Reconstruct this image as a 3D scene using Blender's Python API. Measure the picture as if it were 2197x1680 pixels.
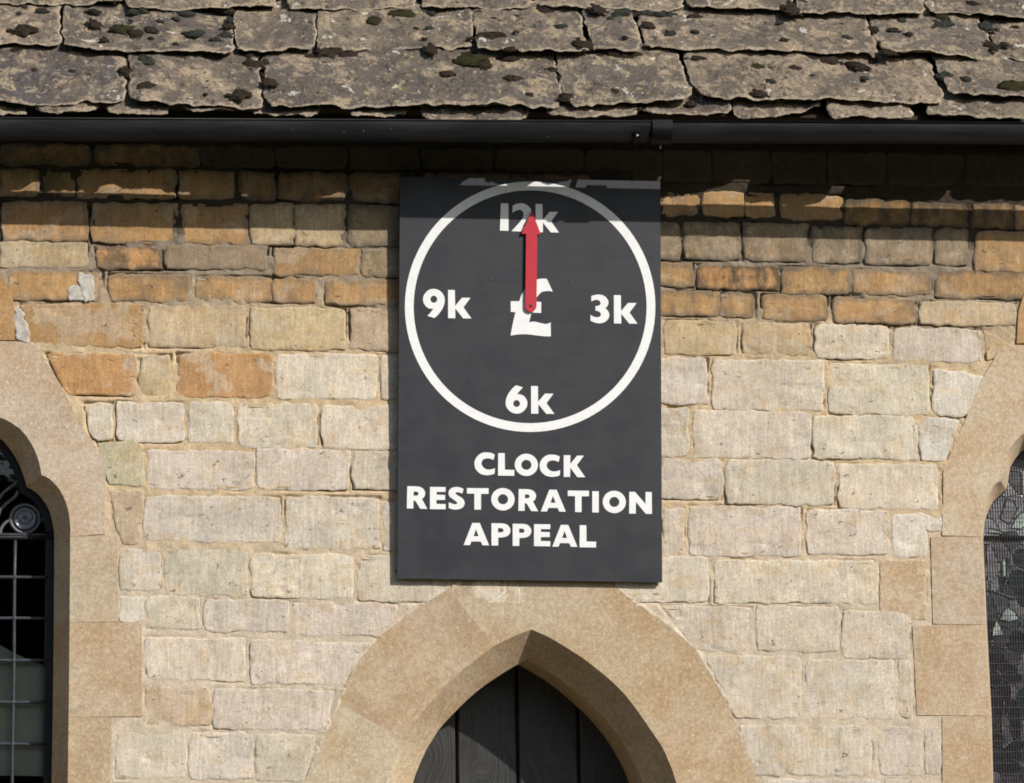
import bpy, math, random
import numpy as np
from mathutils import Vector, Quaternion
from mathutils.geometry import tessellate_polygon

# ------------------------------------------------------------------ scene, camera, light
for o in list(bpy.data.objects):
    bpy.data.objects.remove(o)
SC = bpy.context.scene
COL = SC.collection
R = math.radians
random.seed(7)

CAM_POS = Vector((-2.0, -11.9, 1.43))
CAM_AIM = Vector((0.0, 0.0, 3.30))
FOCAL = 98.5
q = (CAM_AIM - CAM_POS).to_track_quat('-Z', 'Y') @ Quaternion((0, 0, 1), R(-0.85))
cd = bpy.data.cameras.new('camera')
cd.lens = FOCAL; cd.sensor_width = 36.0; cd.sensor_fit = 'HORIZONTAL'
cd.clip_start = 0.1; cd.clip_end = 3000.0
cam = bpy.data.objects.new('camera', cd); COL.objects.link(cam)
cam.location = CAM_POS; cam.rotation_mode = 'QUATERNION'; cam.rotation_quaternion = q
SC.camera = cam

SUN_EL, SUN_AZ = R(32.5), R(42.0)          # azimuth measured from the wall's normal towards the right
sdir = Vector((math.sin(SUN_AZ) * math.cos(SUN_EL), -math.cos(SUN_AZ) * math.cos(SUN_EL), math.sin(SUN_EL)))
world = bpy.data.worlds.new('World'); SC.world = world
world.use_nodes = True
wn = world.node_tree
bg = wn.nodes['Background']
sky = wn.nodes.new('ShaderNodeTexSky')
sky.sky_type = 'NISHITA'; sky.sun_disc = False
sky.sun_elevation = SUN_EL; sky.sun_rotation = math.pi - SUN_AZ
sky.air_density = 1.0; sky.dust_density = 1.5; sky.ozone_density = 1.0
wn.links.new(sky.outputs[0], bg.inputs[0])
bg.inputs[1].default_value = 0.10
sd = bpy.data.lights.new('sun', 'SUN'); sd.energy = 4.4; sd.angle = R(0.53); sd.color = (1.0, 0.955, 0.89)
sun = bpy.data.objects.new('sun', sd); COL.objects.link(sun)
sun.rotation_mode = 'QUATERNION'; sun.rotation_quaternion = sdir.to_track_quat('Z', 'Y')
sun.location = (8, -10, 12)
SC.view_settings.view_transform = 'Standard'
SC.view_settings.look = 'None'
SC.view_settings.gamma = 1.0
SC.view_settings.use_curve_mapping = False
SC.view_settings.exposure = 0.06
SC.cycles.filter_width = 1.8

# ------------------------------------------------------------------ helpers: measuring on the photograph
W, H = 2196.0, 1680.0
def ray(u, v):
    d = Vector(((u - W / 2) / W * 36.0 / FOCAL, -(v - H / 2) / W * 36.0 / FOCAL, -1.0))
    return q @ d
def onplane(u, v, p0, n):
    d = ray(u, v)
    t = (p0 - CAM_POS).dot(n) / d.dot(n)
    return CAM_POS + d * t
NY = Vector((0, -1, 0))
def wp(u, v, y=0.0):
    return onplane(u, v, Vector((0, y, 0)), NY)
# each conversion brings a traced enlargement back to one measuring frame
def z3(p): return (p[0] * .36602 + 750.5, p[1] * .36602 + 1233.0)
def z4(p): return (p[0] * .39043, p[1] * .39043 + 300.2)
def z5(p): return (p[0] * .37482 + 1372.4, p[1] * .37482 + 300.2)
def z6(p): return (p[0] * .48932, p[1] * .48932 + 857.8)
def z7(p): return (p[0] * .48928 + 1372.4, p[1] * .48928 + 857.8)
def zb(p): return (p[0] * .48928 + 1930.0, p[1] * .48928 + 857.8)
def r1(p): return (p[0] * .34163, p[1] * .34163)
def r2(p): return (p[0] * .34163 + 723.8, p[1] * .34163)
def r3(p): return (p[0] * .34163 + 1445.4, p[1] * .34163)
def sb(p): return (p[0] * .35108 + 830.9, p[1] * .35108 + 353.8)     # upper board
def sl(p): return (p[0] * .28062 + 830.9, p[1] * .28062 + 911.4)     # lower board

# ------------------------------------------------------------------ helpers: noise
def _h(ix, iy, seed):
    n = (ix.astype(np.int64) * 374761393 + iy.astype(np.int64) * 668265263 + seed * 1442695041) & 0x7fffffff
    n = ((n ^ (n >> 13)) * 1274126177) & 0x7fffffff
    return ((n ^ (n >> 16)) & 0xffff) / 65535.0
def vn(x, y, seed=0):
    x = np.asarray(x, float); y = np.asarray(y, float)
    ix = np.floor(x); iy = np.floor(y)
    fx = x - ix; fy = y - iy
    fx = fx * fx * (3 - 2 * fx); fy = fy * fy * (3 - 2 * fy)
    a = _h(ix, iy, seed); b = _h(ix + 1, iy, seed); c = _h(ix, iy + 1, seed); d = _h(ix + 1, iy + 1, seed)
    return (a + (b - a) * fx) * (1 - fy) + (c + (d - c) * fx) * fy - 0.5
def fbm(x, y, seed=0, oct=4):
    s = 0; a = 1.0; f = 1.0
    for i in range(oct):
        s = s + a * vn(np.asarray(x) * f, np.asarray(y) * f, seed + i * 17); a *= .5; f *= 2.03
    return s

# ------------------------------------------------------------------ helpers: objects
def link(o, parent=None):
    COL.objects.link(o)
    if parent is not None:
        o.parent = parent
    return o
def mesh_obj(name, verts, faces, mat, parent=None, smooth=False, center=True):
    v = np.array([tuple(p) for p in verts], float)
    c = v.mean(axis=0) if center else np.zeros(3)
    me = bpy.data.meshes.new(name)
    me.from_pydata((v - c).tolist(), [], faces)
    if smooth:
        me.polygons.foreach_set('use_smooth', [True] * len(me.polygons))
    me.materials.append(mat)
    me.validate(); me.update()
    o = bpy.data.objects.new(name, me)
    link(o, parent)
    loc = Vector(c)
    if parent is not None:
        loc = loc - parent_world(parent)
    o.location = loc
    return o
def parent_world(p):
    w = Vector((0, 0, 0))
    while p is not None:
        w = w + p.location; p = p.parent
    return w
def thing(name, label, cat, loc, group=None):
    o = bpy.data.objects.new(name, None); COL.objects.link(o)
    o.location = loc; o.empty_display_size = .1
    o['label'] = label; o['category'] = cat; o['kind'] = 'thing'
    if group: o['group'] = group
    return o
def tag(o, label, cat, group=None):
    o['kind'] = 'thing'; o['label'] = label; o['category'] = cat
    if group: o['group'] = group
    return o

def slab(name, corners, n, step, thick, mat, parent, bn=.004, sn=None, tn=None, rnd=.010, rr=.018,
         hamp=.003, hsc=30., corner=.0, seed=0, nsc=14., under=0., uside=0., chip=0., lam=0.):
    """a four-cornered block of stone: uneven outline, worn edges, uneven face"""
    bl, br, tr, tl = [np.array(c, float) for c in corners]
    n = np.array(n, float)
    sn = bn if sn is None else sn; tn = bn if tn is None else tn
    w = (np.linalg.norm(br - bl) + np.linalg.norm(tr - tl)) / 2
    h = (np.linalg.norm(tl - bl) + np.linalg.norm(tr - br)) / 2
    nx = max(4, int(round(w / step))); ny = max(4, int(round(h / step)))
    # rows close to the edge so that the worn edge is resolved
    def spaced(k, L):
        a = np.linspace(0, 1, k + 1)
        e = min(.3, rr / L)
        a[1] = e * .45; a[-2] = 1 - e * .45
        if k >= 6:
            a[2] = e; a[-3] = 1 - e
            a[3:-3] = np.linspace(e, 1 - e, k - 3)[1:-1] if k > 6 else .5
        return np.sort(a)
    S, T = np.meshgrid(spaced(nx, w), spaced(ny, h))
    pos = (bl[None, None] * ((1 - S) * (1 - T))[..., None] + br * (S * (1 - T))[..., None]
           + tr * (S * T)[..., None] + tl * ((1 - S) * T)[..., None])
    U = (br - bl) / np.linalg.norm(br - bl); V = (tl - bl) / np.linalg.norm(tl - bl)
    X = S * w; Y = T * h
    k = seed * 7.31
    def en(a, sd): return fbm(a * nsc + k, a * 0 + sd * 3.7, seed + sd, 3)
    dv = bn * 2 * en(X, 1) * (1 - T) + tn * 2 * en(X, 2) * T
    du = sn * 2 * en(Y, 3) * (1 - S) + sn * 2 * en(Y, 4) * S
    if corner:
        a = 2 * S - 1; b = 2 * T - 1
        kx = np.exp(-np.minimum(X, w - X) / (corner * .8)); ky = np.exp(-np.minimum(Y, h - Y) / (corner * .8))
        cs = [random.uniform(.3, 1.4) for _ in range(4)]
        cf = np.where(a < 0, np.where(b < 0, cs[0], cs[3]), np.where(b < 0, cs[1], cs[2]))
        du = du - np.sign(a) * corner * .35 * kx * ky * cf
        dv = dv - np.sign(b) * corner * .35 * kx * ky * cf
    pos = pos + U * du[..., None] + V * dv[..., None]
    D = np.minimum(np.minimum(X, w - X), np.minimum(Y, h - Y))
    jag = .6 + 1.2 * (fbm(X * 18 + k, Y * 18, seed + 5, 3) + .4)
    hh = -rnd * np.clip(1 - D / (rr * np.clip(jag, .4, 2.2)), 0, 1) ** 2
    hh = hh + hamp * 2 * fbm(X * hsc + k, Y * hsc + k * .3, seed + 9, 4) + hamp * 2.5 * fbm(X * 6 + k, Y * 6, seed + 11, 2)
    if chip:
        cn = fbm(X * 9 + k, Y * 13 + k, seed + 31, 3)
        hh = hh - chip * np.clip(cn - .28, 0, .35) * 1.5
    if lam:
        tn_ = (fbm(X * 4.2 + k, Y * 6.5 + k, seed + 41, 4) + .06 * fbm(X * 40, Y * 40, seed + 42, 2)) / .17
        fr = tn_ - np.floor(tn_)
        hh = hh + lam * (np.floor(tn_) + np.clip((fr - .80) / .2, 0, 1))
    top = pos + n * hh[..., None]
    m, kx_ = top.shape[0], top.shape[1]
    verts = top.reshape(-1, 3).tolist()
    faces = []
    for j in range(m - 1):
        for i in range(kx_ - 1):
            a = j * kx_ + i
            faces.append((a, a + 1, a + kx_ + 1, a + kx_))
    border = [i for i in range(kx_)] + [j * kx_ + kx_ - 1 for j in range(1, m)] + \
             [(m - 1) * kx_ + i for i in range(kx_ - 2, -1, -1)] + [j * kx_ for j in range(m - 2, 0, -1)]
    base = len(verts)
    P = (pos + V * (under * np.exp(-Y / .03))[..., None] + U * (uside * (np.exp(-X / .02) - np.exp(-(w - X) / .02)))[..., None]).reshape(-1, 3)
    for b in border:
        verts.append((P[b] - n * (thick + rnd * .5)).tolist())
    L = len(border)
    for i in range(L):
        a, b = border[i], border[(i + 1) % L]
        faces.append((a, base + i, base + (i + 1) % L, b))
    faces.append(tuple(base + i for i in range(L - 1, -1, -1)))
    o = mesh_obj(name, verts, faces, mat, parent, smooth=False)
    if len(o.data.vertices) == len(verts):
        at = o.data.attributes.new('rim', 'FLOAT', 'POINT')
        at.data.foreach_set('value', np.concatenate([np.exp(-np.clip(D, 0, 1) / .020).ravel(), np.ones(L)]).astype(np.float32))
    return o

def prism(name, loops, n, thick, mat, parent, back=True):
    """flat shape with holes given its thickness: loops[0] is the outline"""
    loops = [[Vector(p) for p in l] for l in loops]
    verts = []; faces = []
    flat = [p for l in loops for p in l]
    tris = tessellate_polygon(loops)
    N = len(flat)
    n = Vector(n)
    verts = [p.copy() for p in flat] + [p - n * thick for p in flat]
    for t in tris:
        a, b, c = [flat[i] for i in t]
        t = tuple(t)
        if (b - a).cross(c - a).dot(n) < 0: t = t[::-1]
        faces.append(t)
        if back: faces.append(tuple(i + N for i in t[::-1]))
    o = 0
    for l in loops:
        L = len(l)
        for i in range(L):
            a, b = o + i, o + (i + 1) % L
            faces.append((a, b, b + N, a + N))
        o += L
    return mesh_obj(name, verts, faces, mat, parent)

def box_mesh(name, a, b, mat, parent=None, bevel=0):
    a = Vector(a); b = Vector(b)
    v = [(x, y, z) for x in (a.x, b.x) for y in (a.y, b.y) for z in (a.z, b.z)]
    f = [(0, 1, 3, 2), (4, 6, 7, 5), (0, 4, 5, 1), (2, 3, 7, 6), (0, 2, 6, 4), (1, 5, 7, 3)]
    return mesh_obj(name, v, f, mat, parent)

def tube_data(path, r, seg=8, closed=False):
    verts = []; faces = []
    path = [Vector(p) for p in path]; L = len(path)
    for i, p in enumerate(path):
        a = path[(i - 1) % L] if (i > 0 or closed) else p
        b = path[(i + 1) % L] if (i < L - 1 or closed) else p
        t = (b - a).normalized()
        u = t.cross(Vector((0, 1, 0)))
        if u.length < .01: u = t.cross(Vector((1, 0, 0)))
        u.normalize(); w = t.cross(u)
        for k in range(seg):
            an = 2 * math.pi * k / seg
            verts.append(p + u * (r * math.cos(an)) + w * (r * math.sin(an)))
    for i in range(L if closed else L - 1):
        for k in range(seg):
            a = i * seg + k; b = i * seg + (k + 1) % seg
            c = ((i + 1) % L) * seg + (k + 1) % seg; d = ((i + 1) % L) * seg + k
            faces.append((a, b, c, d))
    if not closed:
        faces.append(tuple(range(seg - 1, -1, -1))); faces.append(tuple((L - 1) * seg + k for k in range(seg)))
    return verts, faces
def tube(name, path, r, mat, parent, seg=8, closed=False):
    v, f = tube_data(path, r, seg, closed)
    return mesh_obj(name, v, f, mat, parent, smooth=True)

# ------------------------------------------------------------------ materials
class NT:
    def __init__(s, name, rough=.9, spec=.3):
        s.m = bpy.data.materials.new(name); s.m.use_nodes = True
        s.t = s.m.node_tree; s.n = s.t.nodes; s.b = s.n['Principled BSDF']
        s.b.inputs['Roughness'].default_value = rough
        s.b.inputs['Specular IOR Level'].default_value = spec
    def add(s, typ, **kw):
        x = s.n.new(typ)
        for k, v in kw.items():
            if k in x.inputs.keys():
                s.put(x.inputs[k], v)
            else:
                setattr(x, k, v)
        return x
    def put(s, sock, v):
        if isinstance(v, bpy.types.NodeSocket): s.t.links.new(v, sock)
        else: sock.default_value = v
    def coord(s, rand=True, kind='Object'):
        tc = s.add('ShaderNodeTexCoord').outputs[kind]
        if not rand: return tc
        oi = s.add('ShaderNodeObjectInfo')
        mv = s.add('ShaderNodeVectorMath', operation='MULTIPLY_ADD')
        cmb = s.add('ShaderNodeCombineXYZ')
        for i in range(3): s.put(cmb.inputs[i], oi.outputs['Random'])
        s.put(mv.inputs[0], cmb.outputs[0]); mv.inputs[1].default_value = (37., 53., 71.); s.put(mv.inputs[2], tc)
        return mv.outputs[0]
    def scale(s, vec, sc):
        v = s.add('ShaderNodeVectorMath', operation='MULTIPLY')
        s.put(v.inputs[0], vec); v.inputs[1].default_value = sc
        return v.outputs[0]
    def noise(s, vec, scale, detail=4, rough=.6, dist=0.):
        x = s.add('ShaderNodeTexNoise', Vector=vec, Scale=scale, Detail=detail, Roughness=rough, Distortion=dist)
        return x.outputs['Fac']
    def voro(s, vec, scale, rnd=1., feature='F1'):
        x = s.add('ShaderNodeTexVoronoi', feature=feature); s.put(x.inputs['Vector'], vec); x.inputs['Scale'].default_value = scale
        x.inputs['Randomness'].default_value = rnd
        return x.outputs['Distance']
    def ramp(s, fac, a, b, lo=0., hi=1.):
        x = s.add('ShaderNodeMapRange', clamp=True, interpolation_type='SMOOTHSTEP')
        s.put(x.inputs['Value'], fac)
        x.inputs['From Min'].default_value = a; x.inputs['From Max'].default_value = b
        x.inputs['To Min'].default_value = lo; x.inputs['To Max'].default_value = hi
        return x.outputs[0]
    def math(s, op, a, b=0., c=0.):
        x = s.add('ShaderNodeMath', operation=op)
        s.put(x.inputs[0], a); s.put(x.inputs[1], b); s.put(x.inputs[2], c)
        return x.outputs[0]
    def mix(s, fac, a, b, mode='MIX'):
        x = s.add('ShaderNodeMix', data_type='RGBA', blend_type=mode, clamp_factor=True)
        s.put(x.inputs[0], fac)
        s.put(x.inputs[6], a if isinstance(a, bpy.types.NodeSocket) else (*a, 1.))
        s.put(x.inputs[7], b if isinstance(b, bpy.types.NodeSocket) else (*b, 1.))
        return x.outputs[2]
    def mul(s, col, f):
        cmb = s.add('ShaderNodeCombineColor')
        for i in range(3): s.put(cmb.inputs[i], f)
        return s.mix(1.0, col, cmb.outputs[0], 'MULTIPLY')
    def bump(s, h, strength=.5, dist=.004, prev=None):
        x = s.add('ShaderNodeBump', Strength=strength, Distance=dist, Height=h)
        if prev is not None: s.put(x.inputs['Normal'], prev)
        return x.outputs[0]
    def out(s, col=None, normal=None, rough=None):
        if col is not None: s.put(s.b.inputs['Base Color'], col if isinstance(col, bpy.types.NodeSocket) else (*col, 1.))
        if normal is not None: s.put(s.b.inputs['Normal'], normal)
        if rough is not None: s.put(s.b.inputs['Roughness'], rough)
        return s.m

def mat_rubble():
    a = NT('tooled_limestone', .95, .15)
    c = a.coord(); oi = a.add('ShaderNodeObjectInfo')
    base = oi.outputs['Color']; soot_shade = a.math('SUBTRACT', 1., oi.outputs['Alpha'])  # alpha holds staining, raised where eaves shade is painted in
    blotch = a.noise(c, 7., 5, .6); blotch2 = a.noise(a.scale(c, (1, 1, 1.7)), 9., 5, .6, .6)
    grain = a.noise(c, 120., 4, .7); tool = a.noise(a.scale(c, (95., 95., 9.)), 1., 3, .6, .4)
    fine = a.noise(c, 45., 5, .7)
    pit = a.ramp(a.noise(a.scale(c, (1, 1, 1.6)), 32., 3, .55, .8), .29, .32, 1., 0.)
    col = a.mul(base, a.ramp(blotch, .38, .62, .90, 1.08))
    pp = a.math('MULTIPLY', a.ramp(a.noise(a.scale(c, (1, 1, 1.4)), 5.5, 5, .6, .5), .52, .58), a.math('MULTIPLY', oi.outputs['Alpha'], .75))
    col = a.mix(pp, col, a.mix(.65, col, (.54, .46, .36)))
    warm = a.mix(1.0, col, (.96, .84, .66), 'MULTIPLY')
    col = a.mix(a.ramp(blotch2, .51, .62, 0., .5), col, warm)
    grey = a.mix(1.0, col, (.82, .815, .81), 'MULTIPLY')
    col = a.mix(a.ramp(fine, .51, .60, 0., .6), col, grey)
    col = a.mul(col, a.ramp(tool, .28, .72, .88, 1.09))
    col = a.mul(col, a.ramp(grain, .35, .65, .87, 1.13))
    col = a.mix(a.math('MULTIPLY', pit, .62), col, (.11, .075, .045))
    rim = a.add('ShaderNodeAttribute', attribute_name='rim', attribute_type='GEOMETRY').outputs['Fac']
    sn_ = a.noise(a.scale(c, (1.3, 1, .8)), 11., 6, .72)
    s2 = a.math('MINIMUM', 1., a.math('MULTIPLY', soot_shade, 2.2))
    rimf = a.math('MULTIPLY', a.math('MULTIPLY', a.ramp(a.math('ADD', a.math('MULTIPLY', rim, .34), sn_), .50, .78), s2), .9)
    sf = a.math('MAXIMUM', rimf, a.math('MULTIPLY', a.ramp(sn_, .40, .62), soot_shade))
    col = a.mix(sf, col, a.mix(soot_shade, (.20, .165, .125), (.085, .066, .047)))
    speck = a.ramp(a.noise(c, 75., 2, .5), .64, .69)
    col = a.mix(a.math('MULTIPLY', speck, .4), col, a.mix(1., base, (1.35, 1.38, 1.42), 'MULTIPLY'))
    nb = a.bump(tool, a.math('MULTIPLY', oi.outputs['Random'], .55), .003)
    nb = a.bump(fine, .35, .004, nb); nb = a.bump(grain, .25, .0015, nb); nb = a.bump(a.math('SUBTRACT', 1., pit), .8, .006, nb)
    return a.out(col, nb)

def mat_dressed():
    a = NT('dressed_limestone', .92, .2)
    c = a.coord(); oi = a.add('ShaderNodeObjectInfo')
    base = oi.outputs['Color']
    blotch = a.noise(c, 5., 6, .62); b2 = a.noise(c, 19., 5, .65)
    grain = a.noise(c, 150., 3, .7); fine = a.noise(c, 55., 4, .7)
    col = a.mix(a.ramp(blotch, .36, .68), base, a.mix(1., base, (.90, .80, .69), 'MULTIPLY'))
    col = a.mix(a.ramp(b2, .52, .72, 0., .6), col, a.mix(1., base, (1.12, 1.15, 1.2), 'MULTIPLY'))
    stn = a.noise(a.scale(c, (1., 1., .7)), 3.2, 6, .7, .5)
    col = a.mix(a.ramp(stn, .52, .66, 0., .45), col, a.mix(1., base, (.70, .66, .60), 'MULTIPLY'))
    col = a.mul(col, a.ramp(grain, .35, .65, .86, 1.14))
    col = a.mul(col, a.ramp(fine, .36, .64, .88, 1.12))
    speck = a.ramp(a.noise(c, 85., 2, .5), .64, .69)
    col = a.mix(a.math('MULTIPLY', speck, .5), col, a.mix(1., base, (1.5, 1.6, 1.75), 'MULTIPLY'))
    dk = a.ramp(a.noise(c, 60., 2, .5), .28, .24)
    col = a.mix(a.math('MULTIPLY', dk, .4), col, (.16, .11, .07))
    nb = a.bump(fine, .35, .003); nb = a.bump(grain, .35, .0015, nb)
    return a.out(col, nb)

def mat_mortar():
    a = NT('lime_mortar', .95, .1)
    c = a.coord(False)
    at = a.add('ShaderNodeAttribute', attribute_name='tone', attribute_type='GEOMETRY')
    base = at.outputs['Color']
    n1 = a.noise(c, 14., 5, .65); g = a.noise(c, 170., 3, .75); f = a.noise(c, 60., 4, .7)
    col = a.mul(base, a.ramp(n1, .3, .7, .82, 1.12))
    col = a.mul(col, a.ramp(g, .25, .75, .72, 1.28))
    speck = a.ramp(a.noise(c, 95., 2, .5), .63, .68)
    col = a.mix(a.math('MULTIPLY', speck, .45), col, a.mix(1., base, (1.5, 1.5, 1.5), 'MULTIPLY'))
    nb = a.bump(f, .4, .003); nb = a.bump(g, .4, .0015, nb)
    return a.out(col, nb)

def mat_slate():
    a = NT('stone_slate', .93, .2)
    c = a.coord(); oi = a.add('ShaderNodeObjectInfo')
    base = oi.outputs['Color']
    flat = a.scale(c, (1., 1., .75))
    n1 = a.noise(flat, 4.5, 6, .62, .4); n2 = a.noise(flat, 9., 7, .66, .5); n3 = a.noise(flat, 27., 6, .68); g = a.noise(flat, 150., 3, .7)
    tan = (.29, .228, .155)
    col = a.mix(a.ramp(n2, .49, .56, 0., .85), base, tan)
    col = a.mix(a.ramp(n1, .50, .57, 0., .8), col, (.085, .071, .060))
    col = a.mix(a.ramp(n3, .56, .63, 0., .6), col, (.33, .262, .182))
    col = a.mix(a.ramp(n3, .45, .38, 0., .75), col, (.095, .082, .072))
    wh = a.ramp(a.noise(flat, 15., 5, .6, .4), .645, .67)
    col = a.mix(a.math('MULTIPLY', wh, .6), col, (.60, .56, .48))
    ye = a.ramp(a.noise(a.scale(flat, (1, 1, 1.2)), 24., 4, .6), .66, .69)
    col = a.mix(a.math('MULTIPLY', ye, .55), col, (.40, .30, .09))
    pit = a.ramp(a.noise(flat, 38., 3, .5, .3), .37, .34)
    col = a.mix(a.math('MULTIPLY', pit, .85), col, (.045, .038, .030))
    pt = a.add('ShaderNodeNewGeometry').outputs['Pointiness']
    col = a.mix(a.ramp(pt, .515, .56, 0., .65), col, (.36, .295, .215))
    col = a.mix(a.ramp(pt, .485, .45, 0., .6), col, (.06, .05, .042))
    col = a.mul(col, a.ramp(g, .3, .7, .72, 1.28))
    nb = a.bump(n2, .6, .012); nb = a.bump(n3, .7, .006, nb); nb = a.bump(g, .6, .002, nb); nb = a.bump(pit, -.7, .005, nb)
    return a.out(col, nb)

def mat_moss(name, c1, c2):
    a = NT(name, 1., .05)
    c = a.coord()
    n = a.noise(c, 70., 4, .7); n2 = a.noise(c, 220., 2, .6)
    col = a.mix(a.ramp(n, .35, .68), c1, c2)
    col = a.mul(col, a.ramp(n2, .3, .7, .6, 1.4))
    nb = a.bump(n2, 1., .006); nb = a.bump(n, 1., .010, nb)
    return a.out(col, nb)

def mat_plain(name, col, rough=.6, spec=.4, var=.1, sc=20., bump=.0, metal=0.):
    a = NT(name, rough, spec)
    c = a.coord()
    n = a.noise(c, sc, 5, .65)
    k = a.mul(a.mix(0., col, col), a.ramp(n, .3, .7, 1 - var, 1 + var))
    a.b.inputs['Metallic'].default_value = metal
    nb = a.bump(n, bump, .003) if bump else None
    return a.out(k, nb, a.ramp(n, .3, .7, max(.03, rough - .08), min(1., rough + .08)))

def mat_board():
    a = NT('black_painted_board', .5, .4)
    c = a.coord(False)
    st = a.noise(a.scale(c, (3., 3., 90.)), 1., 5, .65, .5)
    n = a.noise(c, 6., 5, .6); g = a.noise(c, 160., 3, .6)
    col = a.mix(a.ramp(n, .35, .7), (.0265, .028, .034), (.0285, .030, .036))
    col = a.mul(col, a.ramp(st, .3, .7, .90, 1.1))
    sp = a.ramp(a.noise(c, 60., 2, .5), .765, .79)
    col = a.mix(a.math('MULTIPLY', sp, .25), col, (.30, .27, .24))
    nb = a.bump(st, .10, .001); nb = a.bump(g, .12, .001, nb)
    return a.out(col, nb, a.ramp(n, .3, .7, .42, .58))

def mat_white_paint():
    a = NT('white_paint', .45, .4)
    c = a.coord()
    n = a.noise(c, 35., 4, .6)
    return a.out(a.mix(a.ramp(n, .3, .75), (.84, .84, .83), (.77, .775, .78)), a.bump(n, .1, .001))

def mat_red():
    a = NT('red_paint', .5, .4)
    c = a.coord()
    n = a.noise(c, 60., 4, .6)
    return a.out(a.mix(a.ramp(n, .3, .75), (.52, .022, .042), (.45, .018, .034)), a.bump(n, .25, .001))

def mat_gutter():
    a = NT('black_gutter_paint', .42, .2)
    c = a.coord(False)
    n = a.noise(a.scale(c, (1, 6, 6)), 3., 5, .65); sp = a.ramp(a.noise(c, 42., 2, .5), .74, .78)
    col = a.mix(a.ramp(n, .35, .7), (.005, .0055, .007), (.010, .010, .011))
    col = a.mix(a.math('MULTIPLY', sp, .4), col, (.30, .30, .29))
    return a.out(col, a.bump(n, .08, .002), a.ramp(n, .3, .7, .36, .52))

def mat_door():
    a = NT('dark_stained_oak', .45, .85)
    c = a.coord()
    warp = a.noise(a.scale(c, (2.2, 2.2, 1.1)), 1., 2, .5)
    wx = a.math('MULTIPLY', a.ramp(warp, 0., 1., -1., 1.), .22)
    sep = a.add('ShaderNodeSeparateXYZ', Vector=c)
    x2 = a.math('ADD', sep.outputs[0], wx)
    cm = a.add('ShaderNodeCombineXYZ'); a.put(cm.inputs[0], a.math('MULTIPLY', x2, 130.)); a.put(cm.inputs[1], sep.outputs[1]); a.put(cm.inputs[2], a.math('MULTIPLY', sep.outputs[2], 2.5))
    gr = a.noise(cm.outputs[0], 1., 4, .6); fb = a.noise(a.scale(c, (260., 260., 6.)), 1., 3, .6)
    col = a.mix(a.ramp(gr, .40, .60), (.005, .0048, .005), (.020, .0185, .018))
    col = a.mul(col, a.ramp(fb, .3, .7, .75, 1.25))
    nb = a.bump(gr, .5, .004); nb = a.bump(fb, .35, .001, nb)
    return a.out(col, nb)

def mat_lead(name='lead', col=(.13, .13, .14), rough=.5):
    a = NT(name, rough, .5)
    c = a.coord()
    n = a.noise(c, 55., 4, .65)
    k = a.mix(a.ramp(n, .3, .72), col, tuple(min(1, x * 2.0) for x in col))
    return a.out(k, a.bump(n, .6, .002))

def mat_glass(name, tint, refl=1.0):
    a = NT(name)
    c = a.coord()
    n = a.noise(c, 5., 3, .5)
    nb = a.bump(n, .12, .02)
    tr = a.add('ShaderNodeBsdfTransparent'); tr.inputs[0].default_value = (*tint, 1)
    gl = a.add('ShaderNodeBsdfGlossy'); gl.inputs['Roughness'].default_value = .03
    gl.inputs[0].default_value = (refl, refl, refl, 1)
    a.put(gl.inputs['Normal'], nb)
    fr = a.add('ShaderNodeFresnel'); fr.inputs[0].default_value = 1.5; a.put(fr.inputs['Normal'], nb)
    mx = a.add('ShaderNodeMixShader')
    a.put(mx.inputs[0], fr.outputs[0]); a.put(mx.inputs[1], tr.outputs[0]); a.put(mx.inputs[2], gl.outputs[0])
    a.t.links.new(mx.outputs[0], a.n['Material Output'].inputs[0])
    return a.m

def mat_stained():
    a = NT('stained_glass', .28, .5)
    c = a.coord(); oi = a.add('ShaderNodeObjectInfo')
    n = a.noise(c, 25., 4, .6)
    col = a.mul(oi.outputs['Color'], a.ramp(n, .3, .72, .6, 1.3))
    return a.out(col, a.bump(n, .3, .004))

def mat_ground():
    a = NT('grass_and_gravel', 1., .05)
    c = a.coord(False)
    n = a.noise(c, .35, 5, .6); f = a.noise(c, 30., 4, .7)
    sep = a.add('ShaderNodeSeparateXYZ', Vector=c)
    near = a.ramp(sep.outputs[1], -3.4, -3.0)
    grass = a.mix(a.ramp(n, .35, .65), (.040, .060, .020), (.060, .080, .028))
    gravel = a.mix(a.ramp(f, .35, .65), (.13, .095, .062), (.20, .15, .10))
    return a.out(a.mix(near, grass, gravel), a.bump(f, .8, .02))

M_RUB, M_DRS, M_MOR, M_SLT = mat_rubble(), mat_dressed(), mat_mortar(), mat_slate()
M_MOSS = [mat_moss('dark_moss', (.044, .034, .026), (.115, .090, .066)),
          mat_moss('grey_green_moss', (.050, .055, .045), (.12, .125, .10)),
          mat_moss('olive_moss', (.048, .046, .024), (.11, .10, .050))]
M_BRD, M_WHT, M_RED, M_GUT, M_DOOR = mat_board(), mat_white_paint(), mat_red(), mat_gutter(), mat_door()
M_LEAD = mat_lead(); M_CAME = mat_lead('weathered_lead', (.024, .028, .035), .5)
M_GLASS = mat_glass('window_glass', (.86, .88, .86)); M_STG = mat_stained()
M_BOLT = mat_plain('rusty_screw', (.10, .045, .025), .7, .3, .3, 90.)
M_STEEL = mat_plain('grey_wire', (.070, .070, .074), .5, .4, .2, 50.)
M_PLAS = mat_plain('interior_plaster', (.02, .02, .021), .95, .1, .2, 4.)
M_SCRN = mat_plain('olive_screen', (.52, .51, .43), .9, .1, .08, 3.)
M_TIM = mat_plain('dark_timber', (.035, .026, .018), .8, .2, .3, 12.)
M_FRAME = mat_plain('iron_frame', (.018, .018, .020), .6, .3, .3, 30., .4)
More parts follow.
